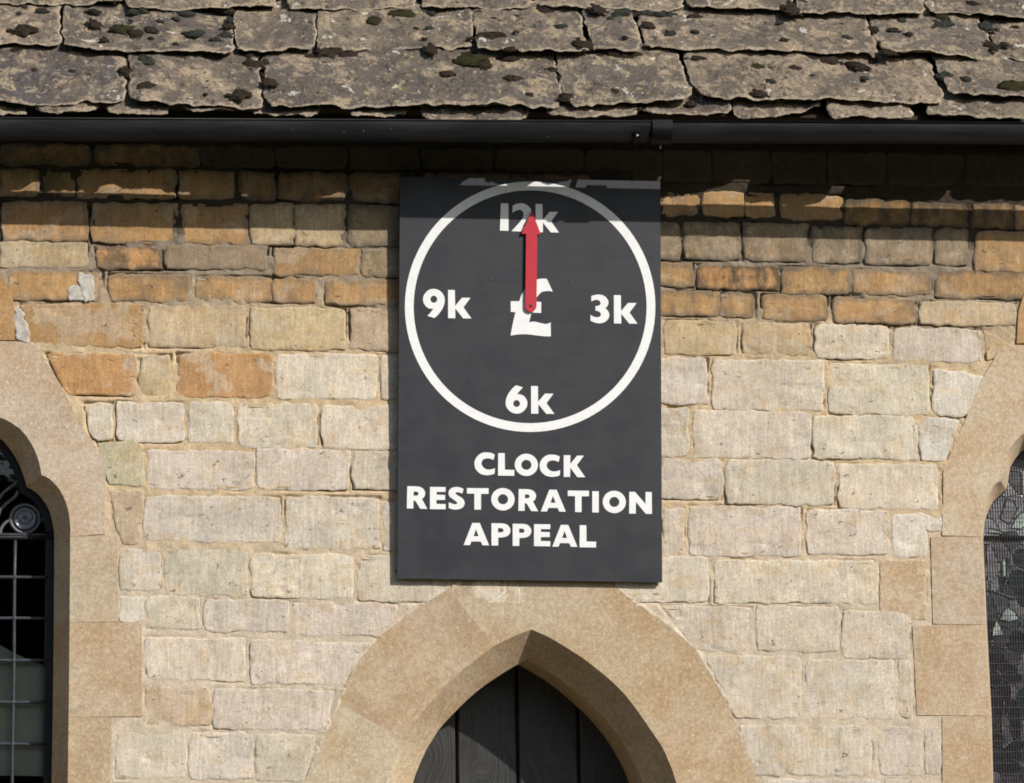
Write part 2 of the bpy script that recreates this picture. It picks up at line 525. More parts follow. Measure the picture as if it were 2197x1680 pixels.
M_FILL = mat_plain('white_filler', (.46, .43, .38), .9, .1, .25, 25., .5)
M_GRD = mat_ground()

# ------------------------------------------------------------------ the ground and the room behind the wall
gm = bpy.data.meshes.new('ground')
gm.from_pydata([(-900, -900, 0), (900, -900, 0), (900, 900, 0), (-900, 900, 0)], [], [(0, 1, 2, 3)])
gm.materials.append(M_GRD)
ground = link(bpy.data.objects.new('ground', gm)); ground['kind'] = 'structure'
def wood_bank():
    xs = np.linspace(-90, 60, 150); ts = np.linspace(0, 1, 14)
    X, T = np.meshgrid(xs, ts)
    hgt = 13 + 7 * fbm(X[0] * .09, X[0] * 0, 5, 4)
    Zw = hgt[None] * T + 1.2 * fbm(X * .6, T * 9, 6, 3)
    Yw = -46 + 5 * np.sin(T * 1.5) * -1 + 5.0 * fbm(X * .35, T * 6, 8, 4)
    m, n = X.shape
    f = [(j * n + i, j * n + i + 1, (j + 1) * n + i + 1, (j + 1) * n + i) for j in range(m - 1) for i in range(n - 1)]
    o = mesh_obj('far_wood', np.stack([X, Yw, Zw], -1).reshape(-1, 3), f, mat_moss('wood_foliage', (.018, .028, .010), (.050, .070, .026)))
    o['kind'] = 'stuff'
wood_bank()
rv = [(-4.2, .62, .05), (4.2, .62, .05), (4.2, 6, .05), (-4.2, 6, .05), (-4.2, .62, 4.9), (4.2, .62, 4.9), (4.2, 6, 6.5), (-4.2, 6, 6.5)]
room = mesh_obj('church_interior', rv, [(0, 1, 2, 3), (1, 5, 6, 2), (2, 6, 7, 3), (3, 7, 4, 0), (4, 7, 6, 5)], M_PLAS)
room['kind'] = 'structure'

# ------------------------------------------------------------------ openings: arris (on the wall face) and inner edge of the splay
D_DOOR, D_WIN = .125, .13
AL = [(1062,320),(950,365),(840,420),(720,510),(600,610),(480,740),(380,860),(310,960),(262,1060),(240,1130),(215,1220),(196,1340),(190,1480),(188,2900)]
IL = [(1040,498),(965,535),(890,580),(780,655),(690,730),(590,830),(520,910),(450,1020),(420,1085),(400,1130),(370,1215),(352,1335),(345,1475),(343,2900)]
AR = [(1062,320),(1170,368),(1285,437),(1345,476),(1400,515),(1540,630),(1650,750),(1795,957),(1830,1010),(1875,1110),(1910,1210),(1940,1335),(1950,1475),(1960,2900)]
IR = [(1040,498),(1120,543),(1210,597),(1268,640),(1330,690),(1440,790),(1540,900),(1600,985),(1635,1040),(1680,1125),(1715,1215),(1745,1335),(1757,1475),(1765,2900)]
OL = [(1062,-190),(820,-75),(580,80),(390,200),(200,340),(20,545),(-70,750),(-112,847),(-206,1060),(-272,1221),(-310,1400),(-310,2900)]
OR = [(1062,-190),(1300,-75),(1535,48),(1650,150),(1850,285),(2020,425),(2130,610),(2220,775),(2310,985),(2381,1167),(2430,1400),(2430,2900)]
YF = -.003
def conv(pts, f, y): return [wp(*f(p), y) for p in pts]
dAL, dAR = conv(AL, z3, YF), conv(AR, z3, YF)
dIL, dIR = conv(IL, z3, D_DOOR), conv(IR, z3, D_DOOR)
dOL, dOR = conv(OL, z3, YF), conv(OR, z3, YF)
def smooth_pl(pts, k=3, keep=()):
    return pts

LA = [(-60,70),(0,78),(40,95),(90,130),(130,180),(160,240),(175,290),(182,330),(215,345),(255,385),(285,440),(302,500),(308,560),(308,600),(305,975),(301,1390),(297,1680),(293,2150)]
LI = [(-60,150),(0,165),(30,195),(60,235),(85,280),(100,320),(110,350),(117,378),(150,395),(185,430),(215,480),(230,535),(236,575),(238,610),(236,975),(231,1390),(226,1680),(221,2150)]
RA = [(700,110),(640,118),(590,130),(544,145),(501,188),(477,227),(470,266),(466,300),(455,330),(440,356),(415,372),(395,402),(378,445),(368,490),(361,540),(358,600),(374,985),(394,1385),(402,1680),(415,2150)]
RI = [(700,165),(640,178),(590,194),(544,219),(517,243),(493,278),(481,305),(476,340),(471,370),(466,393),(436,418),(408,448),(389,485),(376,520),(368,565),(365,610),(381,985),(402,1385),(409,1680),(423,2150)]
XL = wp(-30, 1000).x; XR = wp(2272, 1000).x
lA, lI = conv(LA, z6, YF), conv(LI, z6, D_WIN)
rA, rI = conv(RA, zb, YF), conv(RI, zb, D_WIN)
lA[0].x = XL; lI[0].x = XL; rA[0].x = XR; rI[0].x = XR
def mir(pts, xc): return [Vector((2 * xc - p.x, p.y, p.z)) for p in pts]
def dens(a, b, k=4):
    """Catmull-Rom smoothing of both edges in step; sharp corners (cusp) are kept by splitting"""
    return a, b
def catmull(pts, k, sharp=()):
    out = []
    n = len(pts)
    for i in range(n - 1):
        p1, p2 = pts[i], pts[i + 1]
        p0 = pts[i - 1] if i > 0 and i not in sharp else p1 * 2 - p2
        p3 = pts[i + 2] if i + 2 < n and (i + 1) not in sharp else p2 * 2 - p1
        for s in range(k):
            t = s / k
            out.append(.5 * ((2 * p1) + (p2 - p0) * t + (2 * p0 - 5 * p1 + 4 * p2 - p3) * t * t + (3 * p1 - p0 - 3 * p2 + p3) * t ** 3))
    out.append(pts[-1])
    return out
KS = 3

def block(name, arris, inner, outer, mat, parent, color, depth, gap=.0002, back=.14):
    """a dressed stone: flat face between arris and outer edge, splay down to the inner edge, straight reveal behind"""
    poly = [p.copy() for p in arris] + [p.copy() for p in outer]
    c = sum(poly, Vector()) / len(poly)
    na = len(arris)
    n = Vector((0, -1, 0))
    verts = []; faces = []
    # shrink the outline a hair so that joints are open
    def shr(p):
        d = c - p
        return p + d.normalized() * gap
    poly = [shr(p) for p in poly]
    ins = []
    for i, p in enumerate(inner):
        ins.append(p.copy())
    # joint gap on the end pieces of the splay
    if na > 1:
        ins[0] += (ins[1] - ins[0]).normalized() * gap
        ins[-1] += (ins[-2] - ins[-1]).normalized() * gap
    verts = [p.copy() for p in poly]
    tr = tessellate_polygon([poly])
    for t in tr:
        a, b, cc = [poly[i] for i in t]
        faces.append(tuple(t) if (b - a).cross(cc - a).dot(n) > 0 else tuple(t)[::-1])
    N = len(poly)
    # slightly eased outer edge
    for i in range(na, N):
        verts.append(poly[i] + Vector((0, .010, 0)) - (c - poly[i]).normalized() * .002)
    o1 = len(verts)
    for i in range(na, N):
        verts.append(poly[i] + Vector((0, back, 0)))
    for i in range(na, N - 1):
        a, b = i, i + 1
        faces.append((a, b, N + b - na, N + a - na))
        faces.append((N + a - na, N + b - na, o1 + b - na, o1 + a - na))
    s0 = len(verts)
    verts += ins
    for i in range(na - 1):
        faces.append((i, i + 1, s0 + i + 1, s0 + i))
    r0 = len(verts)
    for p in ins: verts.append(p + Vector((0, depth, 0)))
    for i in range(na - 1):
        faces.append((s0 + i, s0 + i + 1, r0 + i + 1, r0 + i))
    # end faces
    faces.append((na - 1, N - 0 - (N - na), s0 + na - 1) if N > na else (0, 1, 2))
    e = len(verts)
    verts.append(poly[0] + Vector((0, back, 0))); verts.append(poly[na - 1] + Vector((0, back, 0)))
    faces.append((na - 1, na, o1, e + 1)); faces.append((0, N - 1, o1 + N - 1 - na, e))
    faces.append((0, s0, r0)); faces.append((na - 1, s0 + na - 1, r0 + na - 1))
    o = mesh_obj(name, verts, faces, mat, parent)
    o.color = color
    return o
def jc(c, j=.035, soot_shade=0.):
    f = 1 + random.uniform(-j, j)
    return (c[0] * f * (1 + random.uniform(-.02, .02)), c[1] * f, c[2] * f * (1 + random.uniform(-.04, .04)), 1 - soot_shade)
DRS = (.475, .376, .262); DRP = (.51, .42, .312); DRO = (.42, .265, .13)

surround = thing('door_surround', 'pointed arch of smooth honey stone around the dark plank door', 'stone arch', wp(1140, 1500))
nL2, nR2 = 2, 2
k_ar = catmull(list(reversed(dAL[0:3])) + dAR[1:3], KS, sharp=(2,)); k_in = catmull(list(reversed(dIL[0:3])) + dIR[1:3], KS, sharp=(2,))
RD = .29
block('voussoir', k_ar, k_in, [dOR[2], dOR[1], dOR[0], dOL[1], dOL[2]], M_DRS, surround, jc(DRS), RD)
block('voussoir', catmull(dAL[2:8], KS), catmull(dIL[2:8], KS), list(reversed(dOL[2:7])), M_DRS, surround, jc(DRS), RD)
block('voussoir', catmull(dAR[2:8], KS), catmull(dIR[2:8], KS), list(reversed(dOR[2:8])), M_DRS, surround, jc(DRS), RD)
block('jamb_stone', catmull(dAL[7:], KS), catmull(dIL[7:], KS), list(reversed(dOL[6:])), M_DRS, surround, jc(DRP), RD)
block('jamb_stone', catmull(dAR[7:], KS), catmull(dIR[7:], KS), list(reversed(dOR[7:])), M_DRS, surround, jc(DRS), RD)

def window_surround(label, A, I, cusp, jidx, outer_head, jouters, xc, key_pts, loc):
    t = thing('window_surround', label, 'stone surround', loc)
    j = jidx
    ha = catmull(A[:j + 1], KS, sharp=(cusp,)); hi = catmull(I[:j + 1], KS, sharp=(cusp,))
    # one head stone on each side of the centre joint
    for side in (0, 1):
        a, i_, o = ha, hi, outer_head
        if side: a, i_, o = mir(ha, xc), mir(hi, xc), mir(outer_head, xc)
        block('head_stone', a, i_, o, M_DRS, t, jc(DRP), .10)
    kk = [Vector((xc + s * (p.x - xc), p.y, p.z)) for s, pts in ((1, key_pts), (-1, list(reversed(key_pts)))) for p in pts]
    o = prism('apex_stone', [kk], (0, -1, 0), .12, M_DRS, t); o.color = jc(DRO)
    for k, (o0, o1) in enumerate(jouters):
        a = A[j + k:j + k + 2]; i_ = I[j + k:j + k + 2]
        if k == len(jouters) - 1: a = A[j + k:]; i_ = I[j + k:]
        for side in (0, 1):
            aa, ii, oo = a, i_, [o1, o0]
            if side: aa, ii, oo = mir(a, xc), mir(i_, xc), mir(oo, xc)
            block('jamb_stone', aa, ii, oo, M_DRS, t, jc(DRS if k else DRP, .04), .10)
    return t
lOH = conv([(460,588),(462,400),(465,285),(400,170),(343,105),(300,0),(263,-70),(151,-252),(64,-256),(-60,-258)], z6, YF)
lOH[-1].x = XL
lK = conv([(-60,-600),(-20,-570),(0,-545),(32,-501),(60,-429),(66,-374),(64,-262),(-60,-264)], z6, -.006)
lK[0].x = XL; lK[-1].x = XL
win_l_s = window_surround('trefoil headed stone surround of the leaded window left of the board', lA, lI, 7, 13, lOH,
    [conv([(513,592),(520,972)], z6, YF), conv([(622,976),(622,1388)], z6, YF), conv([(490,1392),(478,2150)], z6, YF)], XL, lK, wp(20, 1500))
rOH = conv([(185,594),(190,440),(190,320),(215,250),(290,80),(361,-90),(423,-198),(507,-236),(600,-240),(700,-242)], zb, YF)
rOH[-1].x = XR
rK = conv([(700,-640),(640,-600),(580,-540),(545,-470),(520,-390),(512,-248),(700,-250)], zb, -.006)
rK[0].x = XR; rK[-1].x = XR
win_r_s = window_surround('trefoil headed stone surround of the wire guarded window on the right', rA, rI, 9, 15, rOH,
    [conv([(135,602),(145,982)], zb, YF), conv([(55,990),(75,1382)], zb, YF), conv([(185,1390),(190,2150)], zb, YF)], XR, rK, wp(2250, 1500))

# ------------------------------------------------------------------ the rubble wall
PALE, WHITE, TAN, BROWN, ORANGE, DARK, GREY, CREAM, GREEN, PINK = ((.575,.505,.41), (.64,.59,.51), (.43,.265,.126), (.29,.172,.078),
    (.44,.255,.12), (.085,.060,.040), (.32,.245,.16), (.51,.39,.245), (.46,.405,.285), (.48,.37,.265))
ST = []     # corners (bl, br, tr, tl) in the measuring frame, colour, stain amount (also paints eaves shade into the top rows)
def row(f, slope, items):
    for it in items:
        x0, x1, y0, y1, c = it[:5]; soot_shade = it[5] if len(it) > 5 else 0.
        xm = (x0 + x1) / 2
        s = slope
        ST.append(([f((x0, y1 - s * (x1 - x0) / 2)), f((x1, y1 + s * (x1 - x0) / 2)), f((x1, y0 + s * (x1 - x0) / 2)), f((x0, y0 - s * (x1 - x0) / 2))], c, soot_shade))
def quad(f, pts, c, soot_shade=0.):
    ST.append(([f(p) for p in pts], c, soot_shade))
# left of the board; top rows darkened in colour to deepen the eaves shade
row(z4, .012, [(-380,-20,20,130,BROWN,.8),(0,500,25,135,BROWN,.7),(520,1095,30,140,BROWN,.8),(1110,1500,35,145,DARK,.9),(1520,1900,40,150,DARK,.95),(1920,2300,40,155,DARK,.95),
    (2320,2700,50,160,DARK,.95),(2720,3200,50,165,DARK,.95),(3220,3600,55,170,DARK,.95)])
row(z4, .012, [(-600,-20,155,305,TAN,.4),(0,215,160,305,TAN,.4),(240,405,160,310,BROWN,.6),(430,965,165,315,TAN,.3),(990,1290,170,320,TAN,.3),(1310,1510,175,325,BROWN,.6),(1530,1900,180,330,BROWN,.7),
    (1920,2300,185,340,BROWN,.5),(2320,2800,190,345,BROWN,.5),(2820,3250,195,350,BROWN,.5)])
row(z4, .012, [(-500,-15,330,540,TAN,.3),(15,480,345,550,TAN,.35),(505,970,350,565,TAN,.3),(1000,1360,350,572,TAN,.3),(1375,1610,355,575,CREAM,.3),(1620,1890,355,580,CREAM,.3),(1915,2350,365,585,GREY,.5),
    (2370,2800,370,595,GREY,.5),(2820,3300,380,600,GREY,.5)])
row(z4, .012, [(-400,-20,560,690,TAN,.2),(0,475,565,698,CREAM,.15),(525,885,588,708,ORANGE,.75),(915,1465,583,708,GREY,.25),(1505,1975,600,742,TAN,.25),(1990,2400,605,750,GREY,.3),(2420,2900,615,760,TAN,.4)])
row(z4, .010, [(40,560,728,878,TAN,.3),(600,1040,742,884,TAN,.35),(1075,1495,757,888,TAN,.35),(1500,1725,762,890,TAN,.3),(1790,2300,775,905,TAN,.3),(2320,2900,785,915,TAN,.4)])
row(z4, .008, [(820,1345,912,1135,CREAM,.15),(1385,1895,928,1150,CREAM,.05),(1925,2350,930,1152,PINK,.1),(2370,2900,940,1160,TAN,.2)])
quad(z4, [(150,1125),(785,1138),(785,898),(112,905)], TAN, .1)
quad(z4, [(365,1395),(748,1400),(750,1182),(255,1180)], ORANGE, .05)
row(z4, .006, [(775,930,1188,1398,CREAM,.05),(975,1488,1180,1412,ORANGE,.0),(1520,2065,1180,1420,PALE,0),(2095,2500,1185,1425,PALE),(2520,2950,1190,1430,PALE)])
row(z6, .006, [(515,807,15,182,PALE),(832,1022,15,186,PALE),(1045,1390,20,206,PALE),(1415,1790,30,210,PALE),(1815,2200,35,215,PALE),(2220,2600,40,220,PALE)])
quad(z6, [(405,168),(490,172),(490,18),(372,18)], PALE)
quad(z6, [(475,372),(628,375),(622,188),(425,186)], GREEN)
row(z6, .010, [(650,1110,225,390,PALE),(1130,1528,218,392,PALE),(1550,2000,228,390,PALE),(2020,2400,235,395,PALE)])
quad(z6, [(530,628),(610,628),(628,395),(482,395)], PINK)
row(z6, .012, [(632,1225,428,618,PALE),(1255,1662,430,650,PALE),(1682,2100,450,660,PALE),(2120,2500,450,660,PALE)])
row(z6, .014, [(527,697,655,835,PALE),(725,1080,660,856,PALE),(1100,1548,680,866,PALE),(1568,1990,690,882,PALE),(2010,2400,700,890,PALE)])
row(z6, .012, [(526,626,866,974,WHITE),(642,872,868,1000,PALE),(895,1265,880,1012,PALE),(1285,1740,895,1030,PALE)])
quad(z6, [(640,1222),(1075,1230),(1072,1048),(640,1044)], PALE)
quad(z6, [(1098,1240),(1500,1250),(1625,1068),(1095,1055)], PALE)
row(z6, .010, [(642,925,1265,1420,PINK)])
quad(z6, [(940,1440),(1425,1445),(1462,1280),(945,1268)], PALE)
row(z6, .006, [(512,818,1462,1660,PALE),(832,1105,1462,1662,PALE)])
quad(z6, [(1125,1665),(1335,1668),(1385,1470),(1125,1465)], PALE)
row(z6, .006, [(500,800,1690,1860,PALE),(820,1060,1690,1865,PALE),(1080,1300,1695,1870,PALE)])
# right of the board; near-black top row has the eaves shade painted in
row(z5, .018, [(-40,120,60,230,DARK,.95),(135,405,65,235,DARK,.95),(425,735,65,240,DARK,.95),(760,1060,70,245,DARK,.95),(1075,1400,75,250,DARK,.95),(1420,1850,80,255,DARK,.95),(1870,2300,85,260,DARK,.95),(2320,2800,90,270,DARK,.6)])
row(z5, .018, [(-30,100,300,430,BROWN,.4),(120,338,305,430,TAN,.35),(362,588,300,436,TAN,.1),(602,770,308,440,TAN,.1),(805,1160,320,450,TAN,.15),(1175,1540,345,482,BROWN,.9),(1555,1870,365,492,BROWN,.9),(1905,2130,370,505,BROWN,.9),(2150,2500,380,515,ORANGE,.5),(2520,2900,390,530,BROWN,.6)])
row(z5, .018, [(-60,228,475,682,GREY,.4),(252,572,475,682,GREY,.55),(592,960,482,692,GREY,.5),(985,1270,498,702,GREY,.6),(1292,1670,510,712,GREY,.45),(1690,1880,515,718,GREY,.4),(1915,2400,532,755,TAN,.3),(2420,2900,545,770,TAN,.3)])
row(z5, .020, [(-200,300,708,832,TAN,.35),(335,790,722,850,ORANGE,.95),(815,1195,732,880,TAN,.45),(1225,1665,748,886,TAN,.4),(1695,2250,752,905,TAN,.45),(2270,2700,765,920,TAN,.45)])
row(z5, .020, [(-200,450,868,1000,TAN,.4),(455,655,880,1012,TAN,.4),(702,1072,892,1030,TAN,.35),(1105,1572,910,1046,TAN,.35),(1600,2148,932,1055,CREAM,.15)])
row(z5, .018, [(-200,120,1030,1220,CREAM,.1),(140,545,1040,1226,CREAM,.1),(590,972,1055,1226,CREAM,.05),(1005,1425,1066,1250,PALE,.05),(1450,1950,1082,1266,PALE,.05)])
quad(z5, [(1985,1262),(2050,1225),(2145,1190),(1975,1085)], CREAM, .1)
row(z5, .012, [(-250,95,1240,1500,PALE),(115,382,1250,1506,PALE),(420,1048,1262,1545,PALE),(1085,1652,1288,1566,PALE)])
quad(z5, [(1680,1570),(1868,1582),(1962,1362),(1685,1310)], WHITE)
row(z7, .012, [(-200,212,35,240,PALE),(240,746,52,252,PALE),(766,1210,76,256,PALE)])
quad(z7, [(1232,262),(1335,270),(1398,88),(1230,82)], WHITE)
row(z7, .012, [(-150,75,255,430,PALE),(95,357,262,432,PALE),(380,850,268,456,PALE),(875,1302,285,475,PALE)])
row(z7, .008, [(-150,85,475,680,PALE),(105,190,480,682,PALE),(218,702,472,682,PALE),(735,1092,486,676,PALE),(1108,1255,500,686,WHITE)])
quad(z7, [(1250,575),(1318,577),(1318,505),(1250,503)], WHITE)
row(z7, .008, [(-150,295,690,882,PALE),(330,1042,706,886,PALE),(1055,1250,705,960,DRS)])
quad(z7, [(255,1095),(487,1102),(487,915),(90,905)], PALE)
row(z7, .008, [(515,866,910,1098,PALE),(890,1178,930,1130,PALE)])
quad(z7, [(420,1388),(705,1392),(706,1130),(285,1120)], PALE)
row(z7, .006, [(732,1112,1142,1396,PALE),(1140,1192,1150,1396,PALE)])
quad(z7, [(505,1640),(1012,1645),(1012,1435),(440,1430)], PALE)
row(z7, .004, [(1052,1232,1432,1642,PALE),(1252,1318,1432,1642,PALE),(540,1050,1668,1860,PALE),(1070,1300,1668,1860,PALE)])
# out to both sides of the view
for k, (y0, y1) in enumerate([(580,740),(760,890),(905,1130),(1150,1400),(1420,1640),(1660,1850),(1870,2080),(2100,2350),(2370,2600)]):
    x = -900
    while x > -2000:
        w = random.uniform(280, 560)
        row(z4, .008, [(x - w, x - 25, y0, y1, random.choice([PALE, CREAM, TAN]), .1)]); x -= w
    x = 3200
    while x < 4200:
        w = random.uniform(280, 560)
        row(z5, .008, [(x + 25, x + w, y0 + 60, y1 + 60, random.choice([PALE, CREAM, TAN]), .1)]); x += w

wall = thing('church_wall', 'coursed limestone church wall in sunlight with ochre upper courses', 'wall', (0, .1, 0))
quads_w = []
for i, (pts, c, soot_shade) in enumerate(ST):
    cx = sum(p[0] for p in pts) / 4; cy = sum(p[1] for p in pts) / 4
    ex = 2.6
    pts = [(p[0] + math.copysign(ex, p[0] - cx), p[1] + math.copysign(ex, p[1] - cy)) for p in pts]
    w4 = [wp(*p, -.002) for p in pts]
    quads_w.append(w4)
    smo = c is DRS
    up_ = min(1., max(0., (900 - cy) / 350))
    off = random.uniform(-.0012, .0012) * (1 + up_)
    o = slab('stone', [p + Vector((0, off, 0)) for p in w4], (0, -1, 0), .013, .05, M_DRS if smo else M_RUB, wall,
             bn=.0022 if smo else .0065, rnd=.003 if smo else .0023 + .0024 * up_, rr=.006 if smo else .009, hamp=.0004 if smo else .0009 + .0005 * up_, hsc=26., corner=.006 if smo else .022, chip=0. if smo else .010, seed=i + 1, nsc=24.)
    o.color = jc(c, .09 if c is not PALE else .07, soot_shade)

def mortar_sheet():
    step = .0055
    xs = np.arange(-2.75, 2.75, step); zs = np.arange(1.35, 4.62, step)
    X, Z = np.meshgrid(xs, zs)
    nz, nx = X.shape
    sd = np.full(X.shape, 1.0)
    topness = np.zeros(X.shape)
    for w4 in quads_w:
        px = [p.x for p in w4]; pz = [p.z for p in w4]
        m = .03
        i0 = max(0, int((min(px) - m - xs[0]) / step)); i1 = min(nx, int((max(px) + m - xs[0]) / step) + 1)
        j0 = max(0, int((min(pz) - m - zs[0]) / step)); j1 = min(nz, int((max(pz) + m - zs[0]) / step) + 1)
        if i1 <= i0 or j1 <= j0: continue
        xx = X[j0:j1, i0:i1]; zz = Z[j0:j1, i0:i1]
        d = np.full(xx.shape, -9.)
        for k in range(4):
            ax, az = px[k], pz[k]; bx, bz = px[(k + 1) % 4], pz[(k + 1) % 4]
            L = math.hypot(bx - ax, bz - az)
            nxn, nzn = (bz - az) / L, -(bx - ax) / L
            d = np.maximum(d, (xx - ax) * nxn + (zz - az) * nzn)
        s = sd[j0:j1, i0:i1]
        np.minimum(s, d, out=s)
    f = fbm(X * 40, Z * 40, 3, 4); lo = fbm(X * 9, Z * 9, 21, 3); lo2 = fbm(X * 4, Z * 13, 33, 3)
    # recess is deeper high on the wall and almost flush lower down
    zt = np.clip((Z - 2.2) / 1.6, 0, 1)
    y = .0004 + .0016 * zt - (.0022 + .0025 * zt) * f - (.0028 + .003 * zt) * lo
    edge = np.exp(-(np.clip(sd + .002, -.05, .05) / .006) ** 2)
    y = y + edge * np.clip(lo2 * 1.6 + .5 * lo - .04, 0, .5) * (.014 + .045 * zt)
    for line, amt in ((dOL, 1.), (dOR, 1.), (lOH, .35), (rOH, .6)):
        dd = np.full(X.shape, 9.)
        for p, r_ in zip(line[:-1], line[1:]):
            ex, ez = r_.x - p.x, r_.z - p.z; L2 = max(1e-9, ex * ex + ez * ez)
            t = np.clip(((X - p.x) * ex + (Z - p.z) * ez) / L2, 0, 1)
            np.minimum(dd, np.hypot(X - p.x - ex * t, Z - p.z - ez * t), out=dd)
        m = np.exp(-(dd / .011) ** 2) * (Z < 3.2)
        y = y - m * amt * np.clip(.0020 + .016 * f + .020 * lo, 0, .0052)
    # pits
    y = y + .010 * np.clip(fbm(X * 70, Z * 70, 77, 2) - .33, 0, 1)
    keep = (sd > -.020)
    def inside(poly):
        c = np.zeros(X.shape, bool); n = len(poly)
        for a in range(n):
            p, r_ = poly[a], poly[(a + 1) % n]
            if abs(p.z - r_.z) < 1e-9: continue
            cond = (p.z > Z) != (r_.z > Z)
            xi = (r_.x - p.x) * (Z - p.z) / (r_.z - p.z) + p.x
            c ^= cond & (X < xi)
        return c
    def grow(poly, d=.03):
        c = sum(poly, Vector()) / len(poly)
        return [p + Vector((math.copysign(d, p.x - c.x), 0, 0 if abs(p.z - c.z) < .2 else math.copysign(d * .7, p.z - c.z))) for p in poly]
    for poly in (dAL[::-1] + dAR[1:], lA + mir(lA, XL)[::-1], rA + mir(rA, XR)[::-1]):
        keep &= ~inside(grow(poly))
    cell = keep[:-1, :-1] & keep[1:, :-1] & keep[:-1, 1:] & keep[1:, 1:]
    jj, ii = np.nonzero(cell)
    used = np.zeros(X.shape, bool)
    for dj in (0, 1):
        for di in (0, 1): used[jj + dj, ii + di] = True
    idx = -np.ones(X.shape, np.int64); idx[used] = np.arange(used.sum())
    V = np.stack([X[used], y[used], Z[used]], 1).astype(np.float32)
    F = np.stack([idx[jj, ii], idx[jj, ii + 1], idx[jj + 1, ii + 1], idx[jj + 1, ii]], 1).astype(np.int32)
    me = bpy.data.meshes.new('mortar')
    me.vertices.add(len(V)); me.vertices.foreach_set('co', V.ravel())
    me.loops.add(F.size); me.loops.foreach_set('vertex_index', F.ravel())
    me.polygons.add(len(F)); me.polygons.foreach_set('loop_start', np.arange(0, F.size, 4, dtype=np.int32))
    me.polygons.foreach_set('loop_total', np.full(len(F), 4, np.int32))
    me.update(); me.validate()
    # pointing of three ages: grey weathered at the top, sandy ochre in the middle, pale below
    Zu = Z[used] + .10 * lo[used] + .05 * f[used]
    pale = np.array([.54, .455, .345]); sand = np.array([.53, .405, .255]); ash = np.array([.25, .205, .155])
    a = np.clip((Zu - 2.3) / .6, 0, 1)[:, None]; b = np.clip((Zu - 3.45) / .4, 0, 1)[:, None]
    col = pale * (1 - a) + sand * a
    col = col * (1 - b) + ash * b
    e = np.clip((Z[used] + .06 * lo[used] - 3.95) / .08, 0, 1)[:, None]; col = col * (1 - e) + np.array([.055, .043, .031]) * e  # top mortar goes near-black, eaves shade put into its tone
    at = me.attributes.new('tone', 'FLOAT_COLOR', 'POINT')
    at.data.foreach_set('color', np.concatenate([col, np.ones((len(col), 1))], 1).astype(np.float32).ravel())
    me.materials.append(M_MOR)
    o = bpy.data.objects.new('mortar', me); link(o, wall); o.location = -wall.location
    return o
mortar_sheet()
def core_sheet():
    """the wall's rubble core behind the pointing and out to both sides, in slabs around the openings"""
    v = []; f = []
    def bx(x0, x1, z0, z1):
        b = len(v)
        for x in (x0, x1):
            for y in (.045, .14):
                for z in (z0, z1): v.append((x, y, z))
        for t in ((0, 1, 3, 2), (4, 6, 7, 5), (0, 4, 5, 1), (2, 3, 7, 6), (0, 2, 6, 4), (1, 5, 7, 3)): f.append(tuple(b + i for i in t))
    lz = lA[0].z + .12; rz = rA[0].z + .12; dz = dAL[0].z + .12
    wl = lA[13].x + .09; wl0 = 2 * XL - wl; wr = rA[15].x - .09; wr0 = 2 * XR - wr
    d0 = dAL[-1].x - .1; d1 = dAR[-1].x + .1
    z1 = 4.62
    bx(-6, wl0, 0, z1); bx(wl0, wl, lz, z1); bx(wl, d0, 0, z1); bx(d0, d1, dz, z1); bx(d1, wr, 0, z1); bx(wr, wr0, rz, z1); bx(wr0, 6, 0, z1)
    bx(wl0, wl, 0, .9); bx(wr, wr0, 0, .9)
    o = mesh_obj('wall_core', v, f, M_MOR, wall)
    at = o.data.attributes.new('tone', 'FLOAT_COLOR', 'POINT')
    at.data.foreach_set('color', np.tile(np.array([.42, .33, .22, 1.], np.float32), len(v)))
core_sheet()
for k, pt in enumerate(([(84,1112),(160,1114),(132,915),(72,912)], [(440,884),(524,888),(520,728),(432,722)], [(350,884),(468,888),(468,800),(380,796)])):
    o = slab('mortar_patch', conv([z4(p) for p in pt], lambda p: p, -.006), (0, -1, 0), .007, .03, M_FILL, wall, bn=.010, rnd=.003, rr=.008, hamp=.0012, corner=.02, seed=950 + k, nsc=34.)

# ------------------------------------------------------------------ the roof
SKEW = -.0262                      # the eaves run slightly out of parallel with the wall
YE = -.305
PE = onplane(1098, 248, Vector((0, YE, 0)), NY)
PITCH = R(50)
RN = Vector((0, -math.sin(PITCH), math.cos(PITCH))); RU = Vector((0, math.cos(PITCH), math.sin(PITCH)))
from mathutils import Matrix
ROT = Matrix.Rotation(math.atan(SKEW), 3, 'Z')
RN = ROT @ RN; RU = ROT @ RU
roof = thing('slate_roof', 'mossy stone slate roof above the black gutter', 'roof', PE + Vector((0, .3, 0)))
SL = []   # (xl_top, xl_bot, xr_top, xr_bot, y_bl, y_br, y_top, offset)
A_ = [(-140,-140,266,266,2,3),(269,269,597,597,11,15),(615,615,896,896,15,14),(900,900,1142,1143,7,9),(1150,1150,1467,1467,15,16),(1471,1471,1702,1702,14,16),(1707,1707,1981,1983,25,29),(1986,1988,2380,2380,24,42)]
B_ = [(-190,-190,130,131,86,91),(134,134,502,503,97,112),(506,506,678,680,108,101),(683,683,1016,1017,103,98),(1020,1020,1245,1265,104,108),(1251,1271,1357,1378,104,105),(1365,1384,1856,1886,99,112),(1862,1891,2096,2139,113,117),(2102,2145,2400,2420,117,130)]
C_ = [(-130,-130,268,272,216,217),(276,278,557,564,214,224),(564,570,1190,1207,225,226),(1195,1212,1451,1489,225,209),(1460,1498,1989,2030,208,215),(1998,2040,2360,2390,197,214)]
